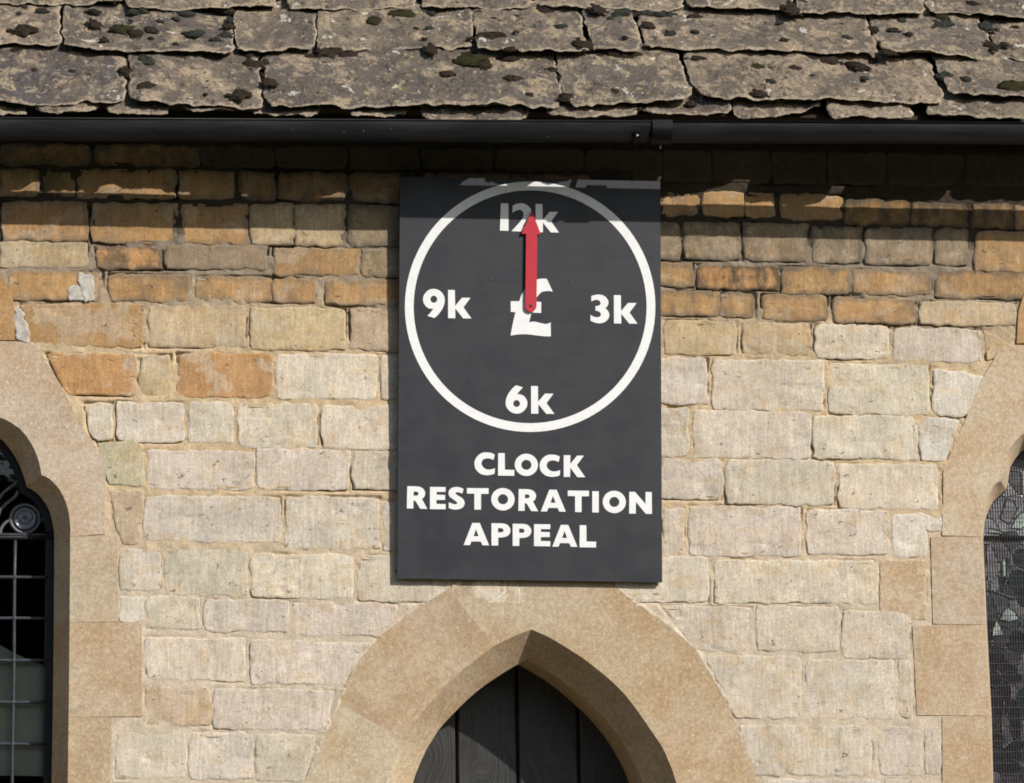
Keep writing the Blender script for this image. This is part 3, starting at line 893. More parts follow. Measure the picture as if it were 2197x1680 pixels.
D_ = [(-110,-110,58,60,239,238),(68,68,212,214,238,238),(229,229,364,366,238,240),(388,388,506,508,238,237),(541,541,690,694,241,247),(744,746,876,880,250,246),(899,899,1134,1138,252,250),(1172,1172,1368,1372,246,245),(1378,1378,1569,1571,247,242),(1578,1578,1764,1766,247,228),(1774,1774,1958,1962,250,252),(1990,1990,2210,2214,247,250),(2225,2225,2420,2424,248,250)]
slates = []
SC1, SC2, SC3 = (.140,.113,.089), (.108,.090,.075), (.172,.138,.105)
for r_, (rows, off, ytop) in enumerate(((D_, .030, 190), (C_, .062, 112), (B_, .062, 22), (A_, .062, -75))):
    for k, (xlt, xlb, xrt, xrb, ybl, ybr, *_) in enumerate(rows):
        tilt = PITCH - R(5.5 if r_ else 3) + R(random.uniform(-.8, .8))
        nn = ROT @ Vector((random.uniform(-.012, .012), -math.sin(tilt), math.cos(tilt))).normalized()
        up = ROT @ Vector((0, math.cos(tilt), math.sin(tilt)))
        p0 = PE + RN * (off + random.uniform(-.006, .008))
        # the slate's lower edge lies where its course lies on the roof
        mid = onplane((xlb + xrb) / 2, (ybl + ybr) / 2, p0, RN)
        bl = onplane(xlb, ybl, mid, nn); br = onplane(xrb, ybr, mid, nn)
        tl = onplane(xlt, ytop, mid, nn) + up * .10; tr = onplane(xrt, ytop + (ybr - ybl) * .5, mid, nn) + up * .10
        o = slab('slate', (bl, br, tr, tl), nn, .009, .024 if r_ else .014, M_SLT, roof, lam=.0045, bn=.014 if r_ else .012, sn=.009, tn=.004, rnd=.007, rr=.016,
                 hamp=.0045, hsc=14., corner=.045, seed=300 + r_ * 40 + k, nsc=19., under=.045 if r_ else .02, uside=.012)
        c = random.choice((SC1, SC1, SC2, SC3))
        if (r_, k) == (1, 0): c = (.075, .066, .062)
        o.color = jc(c, .08)
        slates.append((r_, xlb, xrb, o, mid, nn, up))
# boards under the slates and the far slope above
v = []
e0 = PE + RU * .075 - RN * .032; e1 = PE + RU * 4.0 - RN * .035
for p in (e0, e1):
    for x in (-6, 6):
        v.append((x, p.y + SKEW * x, p.z)); q2 = p - RN * .03; v.append((x, q2.y + SKEW * x, q2.z))
mesh_obj('roof_boarding', v, [(0, 4, 6, 2), (1, 3, 7, 5), (0, 2, 3, 1), (0, 1, 5, 4), (2, 6, 7, 3), (4, 5, 7, 6)], M_TIM, roof)
v = []
for s_, n_ in ((.92, .012), (4.0, .012)):
    for x in (-6, 6):
        p = PE + RU * s_ + RN * n_; v.append((x, p.y + SKEW * x, p.z))
uo = mesh_obj('upper_slope', v, [(0, 1, 3, 2)], M_SLT, roof); uo.color = (*SC1, 1)

# moss: cushions growing on the slates
def moss_mesh(seed, mat):
    v = []; f = []
    nu, nv = 26, 7
    for j in range(nv + 1):
        ph = math.pi / 2 * j / nv
        for i in range(nu):
            th = 2 * math.pi * i / nu
            cx_, sx_ = math.cos(th), math.sin(th)
            d = 1 + .55 * float(fbm(np.array(cx_ * 1.4 + seed), np.array(sx_ * 1.4 + seed * .3), seed, 3))
            d *= 1 + .30 * float(vn(np.array(cx_ * 5 * math.cos(ph) + 9), np.array(sx_ * 5 * math.cos(ph) + j * .9), seed + 4)) + .25 * float(vn(np.array(i * 1.7), np.array(j * 1.3), seed + 8))
            v.append((cx_ * math.cos(ph) * d, sx_ * math.cos(ph) * d, math.sin(ph) * (.55 + .45 * d) - .10))
    for j in range(nv):
        for i in range(nu):
            a = j * nu + i; b = j * nu + (i + 1) % nu
            f.append((a, b, b + nu, a + nu))
    rr = random.Random(seed * 3 + 1)
    for q_ in range(rr.randint(3, 6)):
        an = rr.uniform(0, 6.28); dist = rr.uniform(.85, 1.45); sz = rr.uniform(.16, .42)
        b0 = len(v); ku, kv = 9, 3
        for j in range(kv + 1):
            ph = math.pi / 2 * j / kv
            for i in range(ku):
                th = 2 * math.pi * i / ku
                d = sz * (1 + rr.uniform(-.3, .3))
                v.append((math.cos(an) * dist + math.cos(th) * math.cos(ph) * d, math.sin(an) * dist + math.sin(th) * math.cos(ph) * d, math.sin(ph) * d * 1.2 - .08))
        for j in range(kv):
            for i in range(ku):
                a = b0 + j * ku + i; b = b0 + j * ku + (i + 1) % ku
                f.append((a, b, b + ku, a + ku))
    me = bpy.data.meshes.new('moss_cushion'); me.from_pydata(v, [], f); me.materials.append(mat)
    me.update(); return me
MM = {k: [moss_mesh(11 * k + s, M_MOSS[k]) for s in range(5)] for k in range(3)}
MOSS = [(r1, [(160,185,70,38,0),(830,70,30,20,1),(895,65,30,15,1),(590,75,45,15,0),(600,150,40,30,0),(760,185,85,30,2),(850,205,50,30,0),(940,185,40,25,0),(950,243,20,15,0),(1230,210,65,20,1),(1415,218,38,18,1),(1350,250,38,16,1),(1425,165,40,18,0),(1440,120,20,18,1),(1110,115,22,14,1),(1000,132,25,10,1),(820,130,15,10,0),(1100,275,18,13,0),(490,330,55,16,0),(120,318,40,14,0),(290,312,60,14,0),(800,450,60,30,0),(930,385,72,48,1),(1135,370,40,18,0),(925,540,65,30,0),(1515,590,58,38,0),(1600,405,70,35,0),(1680,515,48,32,0),(1560,345,40,25,0),(1340,350,50,18,0),(2060,330,90,40,0),(2000,450,45,18,0),(210,440,25,16,0),(450,455,40,14,0),(560,470,25,10,2),(1300,512,16,10,1),(150,40,20,14,0),(1225,400,13,9,1),(1290,590,15,9,0),(660,250,25,18,0)]),
    (r2, [(230,130,60,32,2),(400,105,120,22,2),(60,350,70,28,0),(450,335,70,28,0),(590,310,40,32,0),(830,385,130,30,2),(920,410,50,25,0),(680,463,48,20,0),(1100,505,70,35,0),(1090,370,60,18,0),(950,230,90,22,0),(975,120,30,15,0),(1115,105,28,16,0),(1350,445,38,25,0),(1415,490,25,40,0),(1435,605,40,30,0),(1540,280,60,40,0),(1080,310,40,15,0),(1290,70,60,25,0),(1640,60,45,30,0),(1780,85,80,30,1),(1940,85,45,22,1),(1940,155,40,25,0),(1750,355,110,22,0),(1870,345,60,16,2),(2088,205,30,15,1),(1740,570,28,20,0),(1200,595,30,20,0),(1805,235,20,10,0),(1410,165,40,14,1),(570,175,28,10,1),(545,243,20,8,0),(495,178,18,7,1),(1120,200,18,9,1)]),
    (r3, [(745,60,50,42,0),(800,12,35,13,1),(1050,155,22,12,0),(1080,235,28,13,1),(690,248,25,10,1),(135,198,26,9,1),(660,140,22,9,1),(1250,180,35,25,0),(1370,190,40,13,0),(1480,220,30,20,0),(1430,125,28,16,1),(1680,155,65,22,1),(1950,165,40,36,1),(2080,280,28,14,1),(2145,180,40,18,0),(1985,280,40,20,0),(660,340,55,36,1),(860,370,50,42,0),(960,385,70,28,0),(1140,420,80,26,0),(755,433,50,25,0),(520,425,65,26,2),(595,432,30,12,2),(610,510,30,15,1),(870,478,22,10,1),(545,590,45,25,0),(150,370,50,20,0),(460,388,25,12,1),(1705,400,38,17,1),(1705,480,60,28,1),(1838,493,30,16,1),(2120,545,100,38,2),(1250,375,30,20,0),(100,650,30,20,0),(1870,25,50,16,0),(1200,490,25,12,1),(700,485,14,7,0)])]
rj = random.Random(21)
JOINT = []
for (rr_, x0, x1, so_, mid_, nn_, up_2) in slates:
    if rr_ in (1, 2):
        yt = (112 if rr_ == 1 else 24) + (x0 + x1) / 2 / 2196 * (6 if rr_ == 1 else 12)
        for t_ in range(rj.randint(1, 4) if x1 - x0 > 200 else rj.randint(0, 2)):
            JOINT.append((rj.uniform(x0, x1) / .34163, (yt + rj.uniform(-4, 4)) / .34163, rj.uniform(14, 60), rj.uniform(8, 20), rj.choice((0, 0, 0, 1, 2))))
        for t_ in range(rj.randint(0, 2)):
            JOINT.append(((x1 + rj.uniform(-4, 4)) / .34163, (yt + rj.uniform(10, 80)) / .34163, rj.uniform(10, 26), rj.uniform(10, 26), 0))
    elif rr_ == 0 and rj.random() < .5:
        JOINT.append((rj.uniform(x0, x1) / .34163, rj.uniform(228, 236) / .34163, rj.uniform(14, 34), rj.uniform(7, 12), rj.choice((0, 2))))
MOSS.append((r1, JOINT))
mi = 0
for f, lst in MOSS:
    for (x, y, w, h, kind) in lst:
        u, v_ = f((x, y)); wd, hd = w * .34163, h * .34163
        rowi = 3 if v_ < 14 + (u / 2196) * 14 else 2 if v_ < 106 + (u / 2196) * 8 else 1 if v_ < 222 else 0
        best = None
        for (rr_, x0, x1, o, mid, nn, up) in slates:
            if rr_ == rowi:
                d = max(x0 - u, u - x1, 0)
                if best is None or d < best[0]: best = (d, o, mid, nn, up)
        _, so, mid, nn, up = best
        p = onplane(u, v_, mid, nn)
        pw = (onplane(u + wd, v_, mid, nn) - p).length
        ph = min((onplane(u, v_ - hd, mid, nn) - p).length * .8, pw * 1.6)
        me = MM[kind][mi % 5]; mi += 1
        mo = bpy.data.objects.new('moss_cushion', me); link(mo, so)
        mo.location = p - parent_world(so) - nn * .003
        mo.rotation_mode = 'QUATERNION'
        xax = Vector((1, 0, 0)); zax = nn; yax = zax.cross(xax).normalized(); xax = yax.cross(zax)
        mo.rotation_quaternion = (Matrix((xax, yax, zax)).transposed().to_quaternion() @ Quaternion((0, 0, 1), random.uniform(-.3, .3)))
        mo.scale = (pw * .98, max(ph, pw * .4) * .98, min(.035, .34 * pw + .005))

# ------------------------------------------------------------------ the gutter
gutter = thing('gutter', 'long black painted half round gutter under the slate eaves', 'gutter', wp(1098, 290, -.30))
GR = .057; GW = .024
def gprofile(rad, up, a0=0, a1=math.pi, k=14):
    pts = [(-rad, up)]
    pts += [(-rad * math.cos(a0 + (a1 - a0) * i / k), -rad * math.sin(a0 + (a1 - a0) * i / k)) for i in range(k + 1)]
    pts += [(rad, up)]
    return pts
GY = -.320
GYR = -.397
GP0 = wp(0, 253.5, GY - GR); GP1 = wp(2196, 264.5, GYR - GR)
def gaxis(x):
    t = (x - GP0.x) / (GP1.x - GP0.x)
    return Vector((x, GY + (GYR - GY) * t, GP0.z + (GP1.z - GP0.z) * t - GW))
def gshell(name, x0, x1, rad, up, th, mat, k=14, seg=1):
    outp = gprofile(rad, up, k=k); inp = gprofile(rad - th, up, k=k)
    loop = outp + inp[::-1]
    n = len(loop); v = []; f = []
    for s in range(seg + 1):
        a = gaxis(x0 + (x1 - x0) * s / seg)
        for (yy, zz) in loop: v.append((a.x, a.y + yy, a.z + zz))
    for s in range(seg):
        for i in range(n):
            j = (i + 1) % n
            f.append((s * n + i, s * n + j, (s + 1) * n + j, (s + 1) * n + i))
    m = len(outp)
    for base in (0, seg * n):
        for i in range(m - 1):
            f.append((base + i, base + i + 1, base + n - 2 - i, base + n - 1 - i))
    return mesh_obj(name, v, f, mat, gutter, smooth=False)
jx = wp(1415, 285, GY - GR).x
gl = gshell('gutter_length', -6, jx - .002, GR, GW, .004, M_GUT, k=24)
g2 = gshell('gutter_length', jx + .002, 6, GR, GW, .004, M_GUT, k=24)
for o in (gl, g2):
    o.data.polygons.foreach_set('use_smooth', [True] * len(o.data.polygons))
# rolled bead along the front lip
for x0, x1 in ((-6, jx - .04), (jx + .04, 6)):
    a, b = gaxis(x0), gaxis(x1)
    tube('front_bead', [a + Vector((0, -GR, GW)), b + Vector((0, -GR, GW))], .0045, M_GUT, gutter)
x0, x1 = wp(1394, 285, GY - GR).x, wp(1437, 285, GY - GR).x
gshell('union_clip', x0, x1, GR + .007, GW + .006, .006, M_GUT, k=20)
bxx = wp(1362, 290, GY - GR).x
def strap(x0, w, rad):
    v = []; f = []
    pts = []
    for i in range(18):
        an = R(20) + (R(180) - R(20)) * i / 17
        pts.append((-rad * math.cos(an), -rad * math.sin(an)))
    pts += [(rad, GW), (rad + .02, GW + .03), (.30, GW + .05)]
    a = gaxis(x0)
    for (yy, zz) in pts:
        for dx in (0, w):
            for th in (0, .006):
                nrm = Vector((0, yy, zz)).normalized() * th
                v.append((a.x + dx, a.y + yy + nrm.y, a.z + zz + nrm.z))
    for i in range(len(pts) - 1):
        b = i * 4; c = b + 4
        f += [(b + 1, b + 3, c + 3, c + 1), (b, c, c + 2, b + 2), (b, b + 1, c + 1, c), (b + 2, c + 2, c + 3, b + 3)]
    f += [(0, 2, 3, 1)]
    return mesh_obj('gutter_bracket', v, f, M_GUT, gutter)
strap(bxx - .012, .026, GR + .001)
a = gaxis(bxx)
def bolt(name, p, nrm, r, L, mat, parent, seg=10):
    nrm = Vector(nrm).normalized(); u = nrm.orthogonal().normalized(); w = nrm.cross(u)
    v = []; f = []
    for l, rad in ((0, r), (L * .7, r), (L, r * .7)):
        for k in range(seg):
            an = 2 * math.pi * k / seg
            v.append(Vector(p) + nrm * l + (u * math.cos(an) + w * math.sin(an)) * rad)
    for s in range(2):
        for k in range(seg):
            f.append((s * seg + k, s * seg + (k + 1) % seg, (s + 1) * seg + (k + 1) % seg, (s + 1) * seg + k))
    f.append(tuple(2 * seg + k for k in range(seg)))
    return mesh_obj(name, v, f, mat, parent)
M_ZINC = mat_plain('bright_bolt', (.45, .45, .44), .35, .5, .2, 80., 0, .6)
bolt('bolt', (a.x, a.y - GR * .80, a.z - GR * .62), (0, -.8, -.6), .006, .008, M_ZINC, gutter)
am = gaxis(jx)
bolt('bolt', (am.x + .004, am.y + .01, am.z - GR - .006), (0, -.2, -1), .004, .018, M_ZINC, gutter)

# ------------------------------------------------------------------ the appeal board
SBT, SBB, ZT = -.062, -.032, None
pb = wp(1136, 1245, SBB); pt = wp(1136, 383, SBT)
sv = (pt - pb); sv.x = 0; sv.normalize()
SNRM = Vector((1, 0, 0)).cross(sv).normalized()
if SNRM.y > 0: SNRM = -SNRM
def sp(p, off=0.): return onplane(p[0], p[1], pb + SNRM * off, SNRM)
board = thing('appeal_board', 'tall black board with a white clock ring of money figures and appeal lettering', 'sign', pb)
TL, TR_, BR, BL = (858, 379), (1416, 389), (1420, 1249), (852, 1241)
prism('panel', [[sp(BL), sp(BR), sp(TR_), sp(TL)]], SNRM, .018, M_BRD, board)
for v0 in (480, 1120):
    a0 = sp((905, v0 - 12), -.019); a1 = sp((1370, v0 - 4), -.019); a2 = sp((1370, v0 + 26), -.019); a3 = sp((905, v0 + 18), -.019)
    prism('batten', [[a3, a2, a1, a0]], SNRM, .010 if v0 > 800 else .028, M_TIM, board)
cx, cy = sb((871.5, 867)); ro, ri = 268.6, 249.8
def circ(r, n=96, wob=0): return [sp((cx + r * math.cos(2 * math.pi * i / n) + wob * math.sin(5 * i * .7), cy + r * math.sin(2 * math.pi * i / n)), .0016) for i in range(n)]
prism('clock_ring', [circ(ro), circ(ri)[::-1]], SNRM, .0014, M_WHT, board)
def ell(c, rx, ry, n=36): return [(c[0] + rx * math.cos(2 * math.pi * i / n), c[1] + ry * math.sin(2 * math.pi * i / n)) for i in range(n)]
def sm(pts, sharp):
    """round a traced outline except at its corners"""
    n = len(pts); out = []
    P = [Vector((p[0], p[1], 0)) for p in pts]
    for i in range(n):
        p1, p2 = P[i], P[(i + 1) % n]
        if i in sharp and (i + 1) % n in sharp:
            out.append((p1.x, p1.y)); continue
        p0 = P[i - 1] if i not in sharp else p1 * 2 - p2
        p3 = P[(i + 2) % n] if (i + 1) % n not in sharp else p2 * 2 - p1
        for s in range(4):
            t = s / 4
            w = .5 * ((2 * p1) + (p2 - p0) * t + (2 * p0 - 5 * p1 + 4 * p2 - p3) * t * t + (3 * p1 - p0 - 3 * p2 + p3) * t ** 3)
            out.append((w.x, w.y))
    return out
G = {}
G['C'] = [sm([(455,130),(400,103),(320,92),(260,93),(190,120),(130,175),(95,240),(88,300),(100,370),(140,430),(200,475),(270,495),(330,498),(400,487),(452,468),(460,372),(400,392),(340,398),(290,388),(245,355),(218,310),(218,270),(240,225),(285,203),(340,198),(390,208),(432,225)], {0, 14, 15, 26})]
G['L'] = [[(525,112),(642,112),(645,402),(815,405),(812,508),(522,507)]]
G['O'] = [ell((1037,322), 213, 198), ell((1037,322), 93, 89)[::-1]]
G['K'] = [[(1718,150),(1840,150),(1838,305),(1965,155),(2090,155),(1960,325),(2115,540),(1970,540),(1838,370),(1835,537),(1718,537)]]
G['R'] = [sm([(88,75),(230,75),(300,82),(360,110),(395,155),(400,200),(385,250),(345,285),(440,452),(315,450),(235,325),(195,312),(195,447),(80,447)], {0, 1, 7, 8, 9, 10, 11, 12, 13}),
          sm([(200,165),(240,164),(278,178),(286,198),(272,223),(240,232),(200,232)], {0, 6})[::-1]]
G['E'] = [[(478,85),(748,85),(746,166),(592,168),(592,215),(738,217),(740,300),(590,303),(590,368),(748,370),(746,457),(478,457)]]
G['S'] = [sm([(1055,118),(1000,95),(930,85),(860,98),(810,140),(797,190),(810,240),(850,275),(900,310),(940,340),(945,360),(925,375),(890,375),(850,362),(800,346),(800,440),(860,460),(930,465),(1000,450),(1050,415),(1072,360),(1060,310),(1020,265),(960,230),(922,203),(918,183),(945,172),(990,180),(1030,195)], {0, 14, 15, 28})]
G['T'] = [[(1113,98),(1480,98),(1480,193),(1352,195),(1352,465),(1240,465),(1239,193),(1113,192)]]
G['A'] = [[(375,85),(500,85),(655,445),(545,445),(515,385),(360,385),(335,445),(230,445)], [(437,185),(480,300),(395,300)]]
G['I'] = [[(0,0),(10,0),(10,36),(0,36)]]
G['N'] = [[(1720,122),(1815,122),(1995,315),(1995,122),(2100,122),(2105,478),(2000,478),(1832,285),(1830,477),(1718,477)]]
G['P'] = [sm([(500,62),(660,62),(730,77),(775,120),(790,165),(775,220),(730,260),(660,276),(604,278),(602,400),(500,400)], {0, 1, 8, 9, 10, 7}),
          sm([(600,135),(650,135),(680,153),(683,172),(665,196),(600,200)], {0, 5})[::-1]]
G['k'] = [[(1135,125),(1385,125),(1395,695),(1645,400),(1955,400),(1700,745),(1990,1142),(1690,1142),(1400,790),(1402,1140),(1138,1140)]]
six = sm([(610,105),(855,180),(740,300),(635,440),(720,435),(830,460),(930,540),(995,650),(1015,770),(990,890),(920,1000),(820,1090),(700,1135),(560,1135),(430,1090),(320,1000),(245,880),(225,740),(245,600),(310,440),(420,280),(520,170)], {0, 1, 3})
G['6'] = [six, ell((622,772), 122, 127)[::-1]]
G['9'] = [[(-x, -y) for x, y in l] for l in G['6']]
G['1'] = [[(190,193),(415,190),(422,1036),(163,1032)]]
G['2'] = [sm([(555,270),(650,215),(760,190),(880,195),(1000,250),(1090,340),(1110,420),(1085,540),(1000,690),(860,890),(1160,905),(1160,1065),(518,1045),(700,850),(830,690),(885,560),(870,450),(800,392),(720,390),(640,425),(553,478)], {0, 9, 10, 11, 12, 20})]
G['3'] = [sm([(250,235),(380,195),(540,178),(680,205),(800,290),(870,410),(875,520),(830,620),(760,690),(850,770),(900,880),(905,990),(860,1100),(760,1200),(620,1250),(480,1255),(340,1220),(225,1165),(222,940),(300,990),(400,1030),(500,1030),(580,990),(602,920),(570,850),(500,805),(405,780),(405,612),(500,600),(570,560),(592,490),(550,410),(470,378),(380,385),(255,430)], {0, 8, 17, 18, 26, 27, 34})]
G['£'] = [sm([(780,128),(960,95),(1085,100),(1240,435),(1150,415),(1060,420),(960,440),(880,510),(820,590),(790,690),(940,700),(940,985),(690,975),(660,1090),(630,1225),(760,1210),(900,1240),(1070,1270),(1185,1230),(1190,1590),(1050,1590),(850,1570),(600,1540),(380,1540),(150,1570),(210,1250),(275,965),(155,955),(155,680),(375,680),(430,520),(500,400),(600,260),(700,170)], {2, 3, 9, 10, 11, 12, 14, 18, 19, 24, 26, 27, 28, 29})]
def glyph(ch, bbox, f, name, slope=.011):
    loops = G[ch]
    xs = [p[0] for p in loops[0]]; ys = [p[1] for p in loops[0]]
    x0, x1, y0, y1 = min(xs), max(xs), min(ys), max(ys)
    X0, X1, Y0, Y1 = bbox
    out = []
    for l in loops:
        o = []
        for (x, y) in l:
            u = X0 + (x - x0) / (x1 - x0) * (X1 - X0); v = Y0 + (y - y0) / (y1 - y0) * (Y1 - Y0)
            v += slope * (u - (X0 + X1) / 2)
            o.append(sp(f((u, v)), .0016))
        out.append(o)
    return prism(name, out, SNRM, .0013, M_WHT, board)
for word in ([('C',665,822,210,385),('L',845,970,217,389),('O',973,1150,221,391),('C',1163,1320,227,398),('K',1347,1512,233,400)],
             [('R',148,305,470,642),('E',325,445,475,645),('S',467,590,475,648),('T',607,773,484,648),('O',793,972,483,655),('R',1000,1152,492,660),('A',1172,1363,496,663),('T',1378,1540,503,667),('I',1565,1615,508,670),('O',1645,1822,504,675),('N',1847,2022,513,680)],
             [('A',582,777,750,920),('P',795,940,753,923),('P',957,1100,757,926),('E',1120,1245,760,928),('A',1260,1452,765,932),('L',1468,1595,768,937)]):
    for ch, a0, a1, b0, b1 in word: glyph(ch, (a0, a1, b0, b1), sl, 'letter')
for ch, a0, a1, b0, b1 in [('1',687,740,235,403),('2',757,887,235,410),('9',217,350,758,936),('3',1240,1355,793,968),('6',722,855,1347,1520)]:
    glyph(ch, (a0, a1, b0, b1), sb, 'digit')
for a0, a1, b0, b1 in [(905,1048,240,413),(370,513,765,938),(1383,1528,797,970),(877,1020,1352,1521)]:
    glyph('k', (a0, a1, b0, b1), sb, 'letter')
glyph('£', (752,1010,695,1048), sb, 'pound_sign', .0)
hand_pts = [(882,279),(937,424),(916,424),(911,862)] + [(876 + 34 * math.cos(t), 862 + 36 * math.sin(t)) for t in [math.pi * i / 12 for i in range(1, 12)]] + [(842,862),(847,421),(819,421)]
hand = prism('clock_hand', [[sp(sb(p), .014) for p in hand_pts]], SNRM, .007, M_RED, board)
bolt('pivot_screw', sp(sb((877,860)), .014), SNRM, .0065, .003, M_BOLT, hand)
bolt('spacer', sp(sb((877,860)), .001), SNRM, .008, .006, M_BOLT, hand)
for p in ((628,700),(1114,708)):
    bolt('screw', sp(sb(p), .0), SNRM, .0062, .002, M_BOLT, board)

# ------------------------------------------------------------------ the door
YD = D_DOOR + RD + .002
door = thing('door', 'dark weathered plank door under the pointed stone arch', 'door', wp(1110, 1650, YD))
px = [705, 850, 978.5, 1108.5, 1239.5, 1372, 1500]
for i in range(6):
    a, b = px[i] + 2.6, px[i + 1] - 2.6
    bl = wp(a, 1700, YD); br = wp(b, 1700, YD); 
    bl = Vector((bl.x, YD, .05)); br = Vector((br.x, YD, .05))
    top = wp(1100, 1425, YD).z + .1
    tl = Vector((wp(a, 1500, YD).x, YD, top)); tr = Vector((wp(b, 1500, YD).x, YD, top))
    bl.x = tl.x; br.x = tr.x
    o = slab('plank', (bl, br, tr, tl), (0, -1, 0), .04, .03, M_DOOR, door, bn=0., sn=.0008, rnd=.006, rr=.007, hamp=.0006, hsc=8., seed=600 + i)
box_mesh('door_back', (wp(705, 1600, YD).x, YD + .022, .05), (wp(1500, 1600, YD).x, YD + .045, top), M_TIM, door)

# ------------------------------------------------------------------ left window: leaded panes
YG = D_WIN + .055
winl = thing('leaded_window', 'leaded glass window with small square panes and a glass roundel', 'window', wp(20, 1500, YG))
def g6(p, y=None): return wp(*z6(p), YG if y is None else y)
xcz = XL
# outline of the glazing: the inner edge, carried back
inl = [Vector((p.x, YG, p.z)) for p in catmull(lI, 2, sharp=(7,))]
inr = mir(inl, XL)
def frame_strip(name, pts, w, y0, y1, mat, parent, inward):
    """iron edge frame that follows the opening"""
    v = []; f = []
    n = len(pts)
    for i, p in enumerate(pts):
        a = pts[max(0, i - 1)]; b = pts[min(n - 1, i + 1)]
        t = (b - a); nn = Vector((-t.z, 0, t.x)).normalized()
        if nn.dot(inward - p) < 0: nn = -nn
        qn = p + nn * w
        o_ = p - nn * .02
        v += [Vector((o_.x, y0, o_.z)), Vector((qn.x, y0, qn.z)), Vector((qn.x, y1, qn.z)), Vector((o_.x, y1, o_.z))]
    for i in range(n - 1):
        for k in range(4):
            f.append((i * 4 + k, i * 4 + (k + 1) % 4, i * 4 + 4 + (k + 1) % 4, i * 4 + 4 + k))
    return mesh_obj(name, v, f, mat, parent)
ctrL = Vector((XL, YG, lI[13].z - .1))
for pts in (inl, inr):
    frame_strip('edge_frame', pts, .034, YG - .012, YG + .012, M_FRAME, winl, ctrL)
ztop = g6((130, 603)).z
xr_ = g6((203, 1000)).x; half = xr_ - XL
vx = [g6((203, 1000)).x, g6((62, 1000)).x]
stepx = vx[0] - vx[1]
cols = [vx[0] - stepx * i for i in range(0, 10)]
cols = [c for c in cols if c > 2 * XL - xr_ - .02]
hz = [ztop] + [g6((130, y)).z for y in (778, 958, 1142, 1325, 1508, 1690, 1870, 2050)]
rnd = random.Random(3)
for i in range(len(cols) - 1):
    for j in range(len(hz) - 1):
        x1, x0, z1, z0 = cols[i], cols[i + 1], hz[j], hz[j + 1]
        tx, tz = rnd.uniform(-.004, .004), rnd.uniform(-.004, .004)
        mesh_obj('pane', [(x0, YG + tx, z0), (x1, YG - tx, z0 + 0), (x1, YG - tx + tz, z1), (x0, YG + tx + tz, z1)], [(0, 1, 2, 3)], M_GLASS, winl)
def came(p0, p1, r=.0055, name='lead_came', mat=None, wob=.0012):
    n = 8
    pts = []
    for i in range(n + 1):
        p = Vector(p0).lerp(Vector(p1), i / n)
        if 0 < i < n: p += Vector((rnd.uniform(-wob, wob), -.004 + rnd.uniform(-.001, .001), rnd.uniform(-wob, wob)))
        else: p += Vector((0, -.004, 0))
        pts.append(p)
    return tube(name, pts, r, mat or M_CAME, winl, 6)
for c in cols: came((c, YG, hz[-1]), (c, YG, ztop), .0072)
for z in hz[1:]: came((cols[-1], YG, z), (cols[0], YG, z), .0072)
tube('saddle_bar', [(2 * XL - xr_ - .03, YG - .008, ztop), (xr_ + .03, YG - .008, ztop)], .011, M_FRAME, winl, 8)
came((cols[-1], YG - .012, ztop + .010), (cols[0], YG - .012, ztop + .010), .006)
# soldered knobs on the joints
for c in cols[:3]:
    for z in hz[1:]:
        bolt('solder_joint', (c, YG - .008, z), (0, -1, 0), .009, .004, M_CAME, winl, 8)
# tracery lights above the bar
head = [p for p in inl if p.z > ztop - .01]
hp = [Vector((p.x, YG + .004, p.z)) for p in head]
hpm = [Vector((2 * XL - p.x, YG + .004, p.z)) for p in head]
prism('head_pane', [hp + [Vector((hp[-1].x, YG + .004, ztop)), Vector((hpm[-1].x, YG + .004, ztop))] + hpm[::-1][:-1]], (0, -1, 0), .002, M_GLASS, winl)
def z6s(lst, y): return [g6(p, y) for p in lst]
M_CAL = mat_lead('pale_lead', (.085, .088, .095), .5)
curves = [[(96,318),(88,345),(62,372),(30,395),(5,420),(-25,470),(-45,540)], [(80,400),(66,425),(40,445),(15,468),(-2,490),(-15,540),(-18,600)], [(55,522),(35,532),(15,548),(3,572),(0,600)], [(70,225),(88,270),(96,318),(100,350),(112,395),(150,420)]]
for cv in curves:
    P = catmull(z6s(cv, YG - .002), 4)
    tube('lead_came', P, .0066, M_CAL, winl, 6)
    tube('lead_came', mir(P, XL), .0066, M_CAL, winl, 6)
for side in (0, 1):
    c0 = g6((109, 522), YG - .004)
    if side: c0 = mir([c0], XL)[0]
    rad = (g6((171, 522)) - g6((109, 522))).length
    ring = [c0 + Vector((math.cos(t) * rad, 0, math.sin(t) * rad)) for t in [2 * math.pi * i / 40 for i in range(40)]]
    ro_ = tube('roundel', ring, .0075, M_CAL, winl, 6, True)
    v = []; f = []
    prof = [(0, .004), (.18, .010), (.30, .016), (.42, .010), (.60, .004), (.78, .010), (.92, .012), (1.0, .002)]
    n = 32
    for (rr_, hh) in prof:
        for k in range(n):
            t = 2 * math.pi * k / n
            v.append(c0 + Vector((math.cos(t) * rr_ * rad * .82, -hh, math.sin(t) * rr_ * rad * .82)))
    for s in range(len(prof) - 1):
        for k in range(n):
            f.append((s * n + k, s * n + (k + 1) % n, (s + 1) * n + (k + 1) % n, (s + 1) * n + k))
    M_BULL = bpy.data.materials.get('bullseye_glass')
    if not M_BULL:
        b_ = NT('bullseye_glass', .06, .9); M_BULL = b_.out((.15, .15, .20))
    mesh_obj('bullseye', v, f, M_BULL, ro_, smooth=True)
bolt('solder_joint', g6((109, 592), YG - .014), (0, -1, 0), .010, .006, M_CAME, winl, 8)
# pale screen just inside the glass
pts = z6s([(-330,1090),(-200,1010),(-60,1040),(0,1075),(60,1108),(110,1132),(150,1150),(188,1160),(198,1180),(199,1650),(-330,1640)], YG + .035)
scr = prism('screen', [pts], (0, -1, 0), .012, M_SCRN, None)
tag(scr, 'plain olive grey screen standing inside behind the small square panes', 'screen')

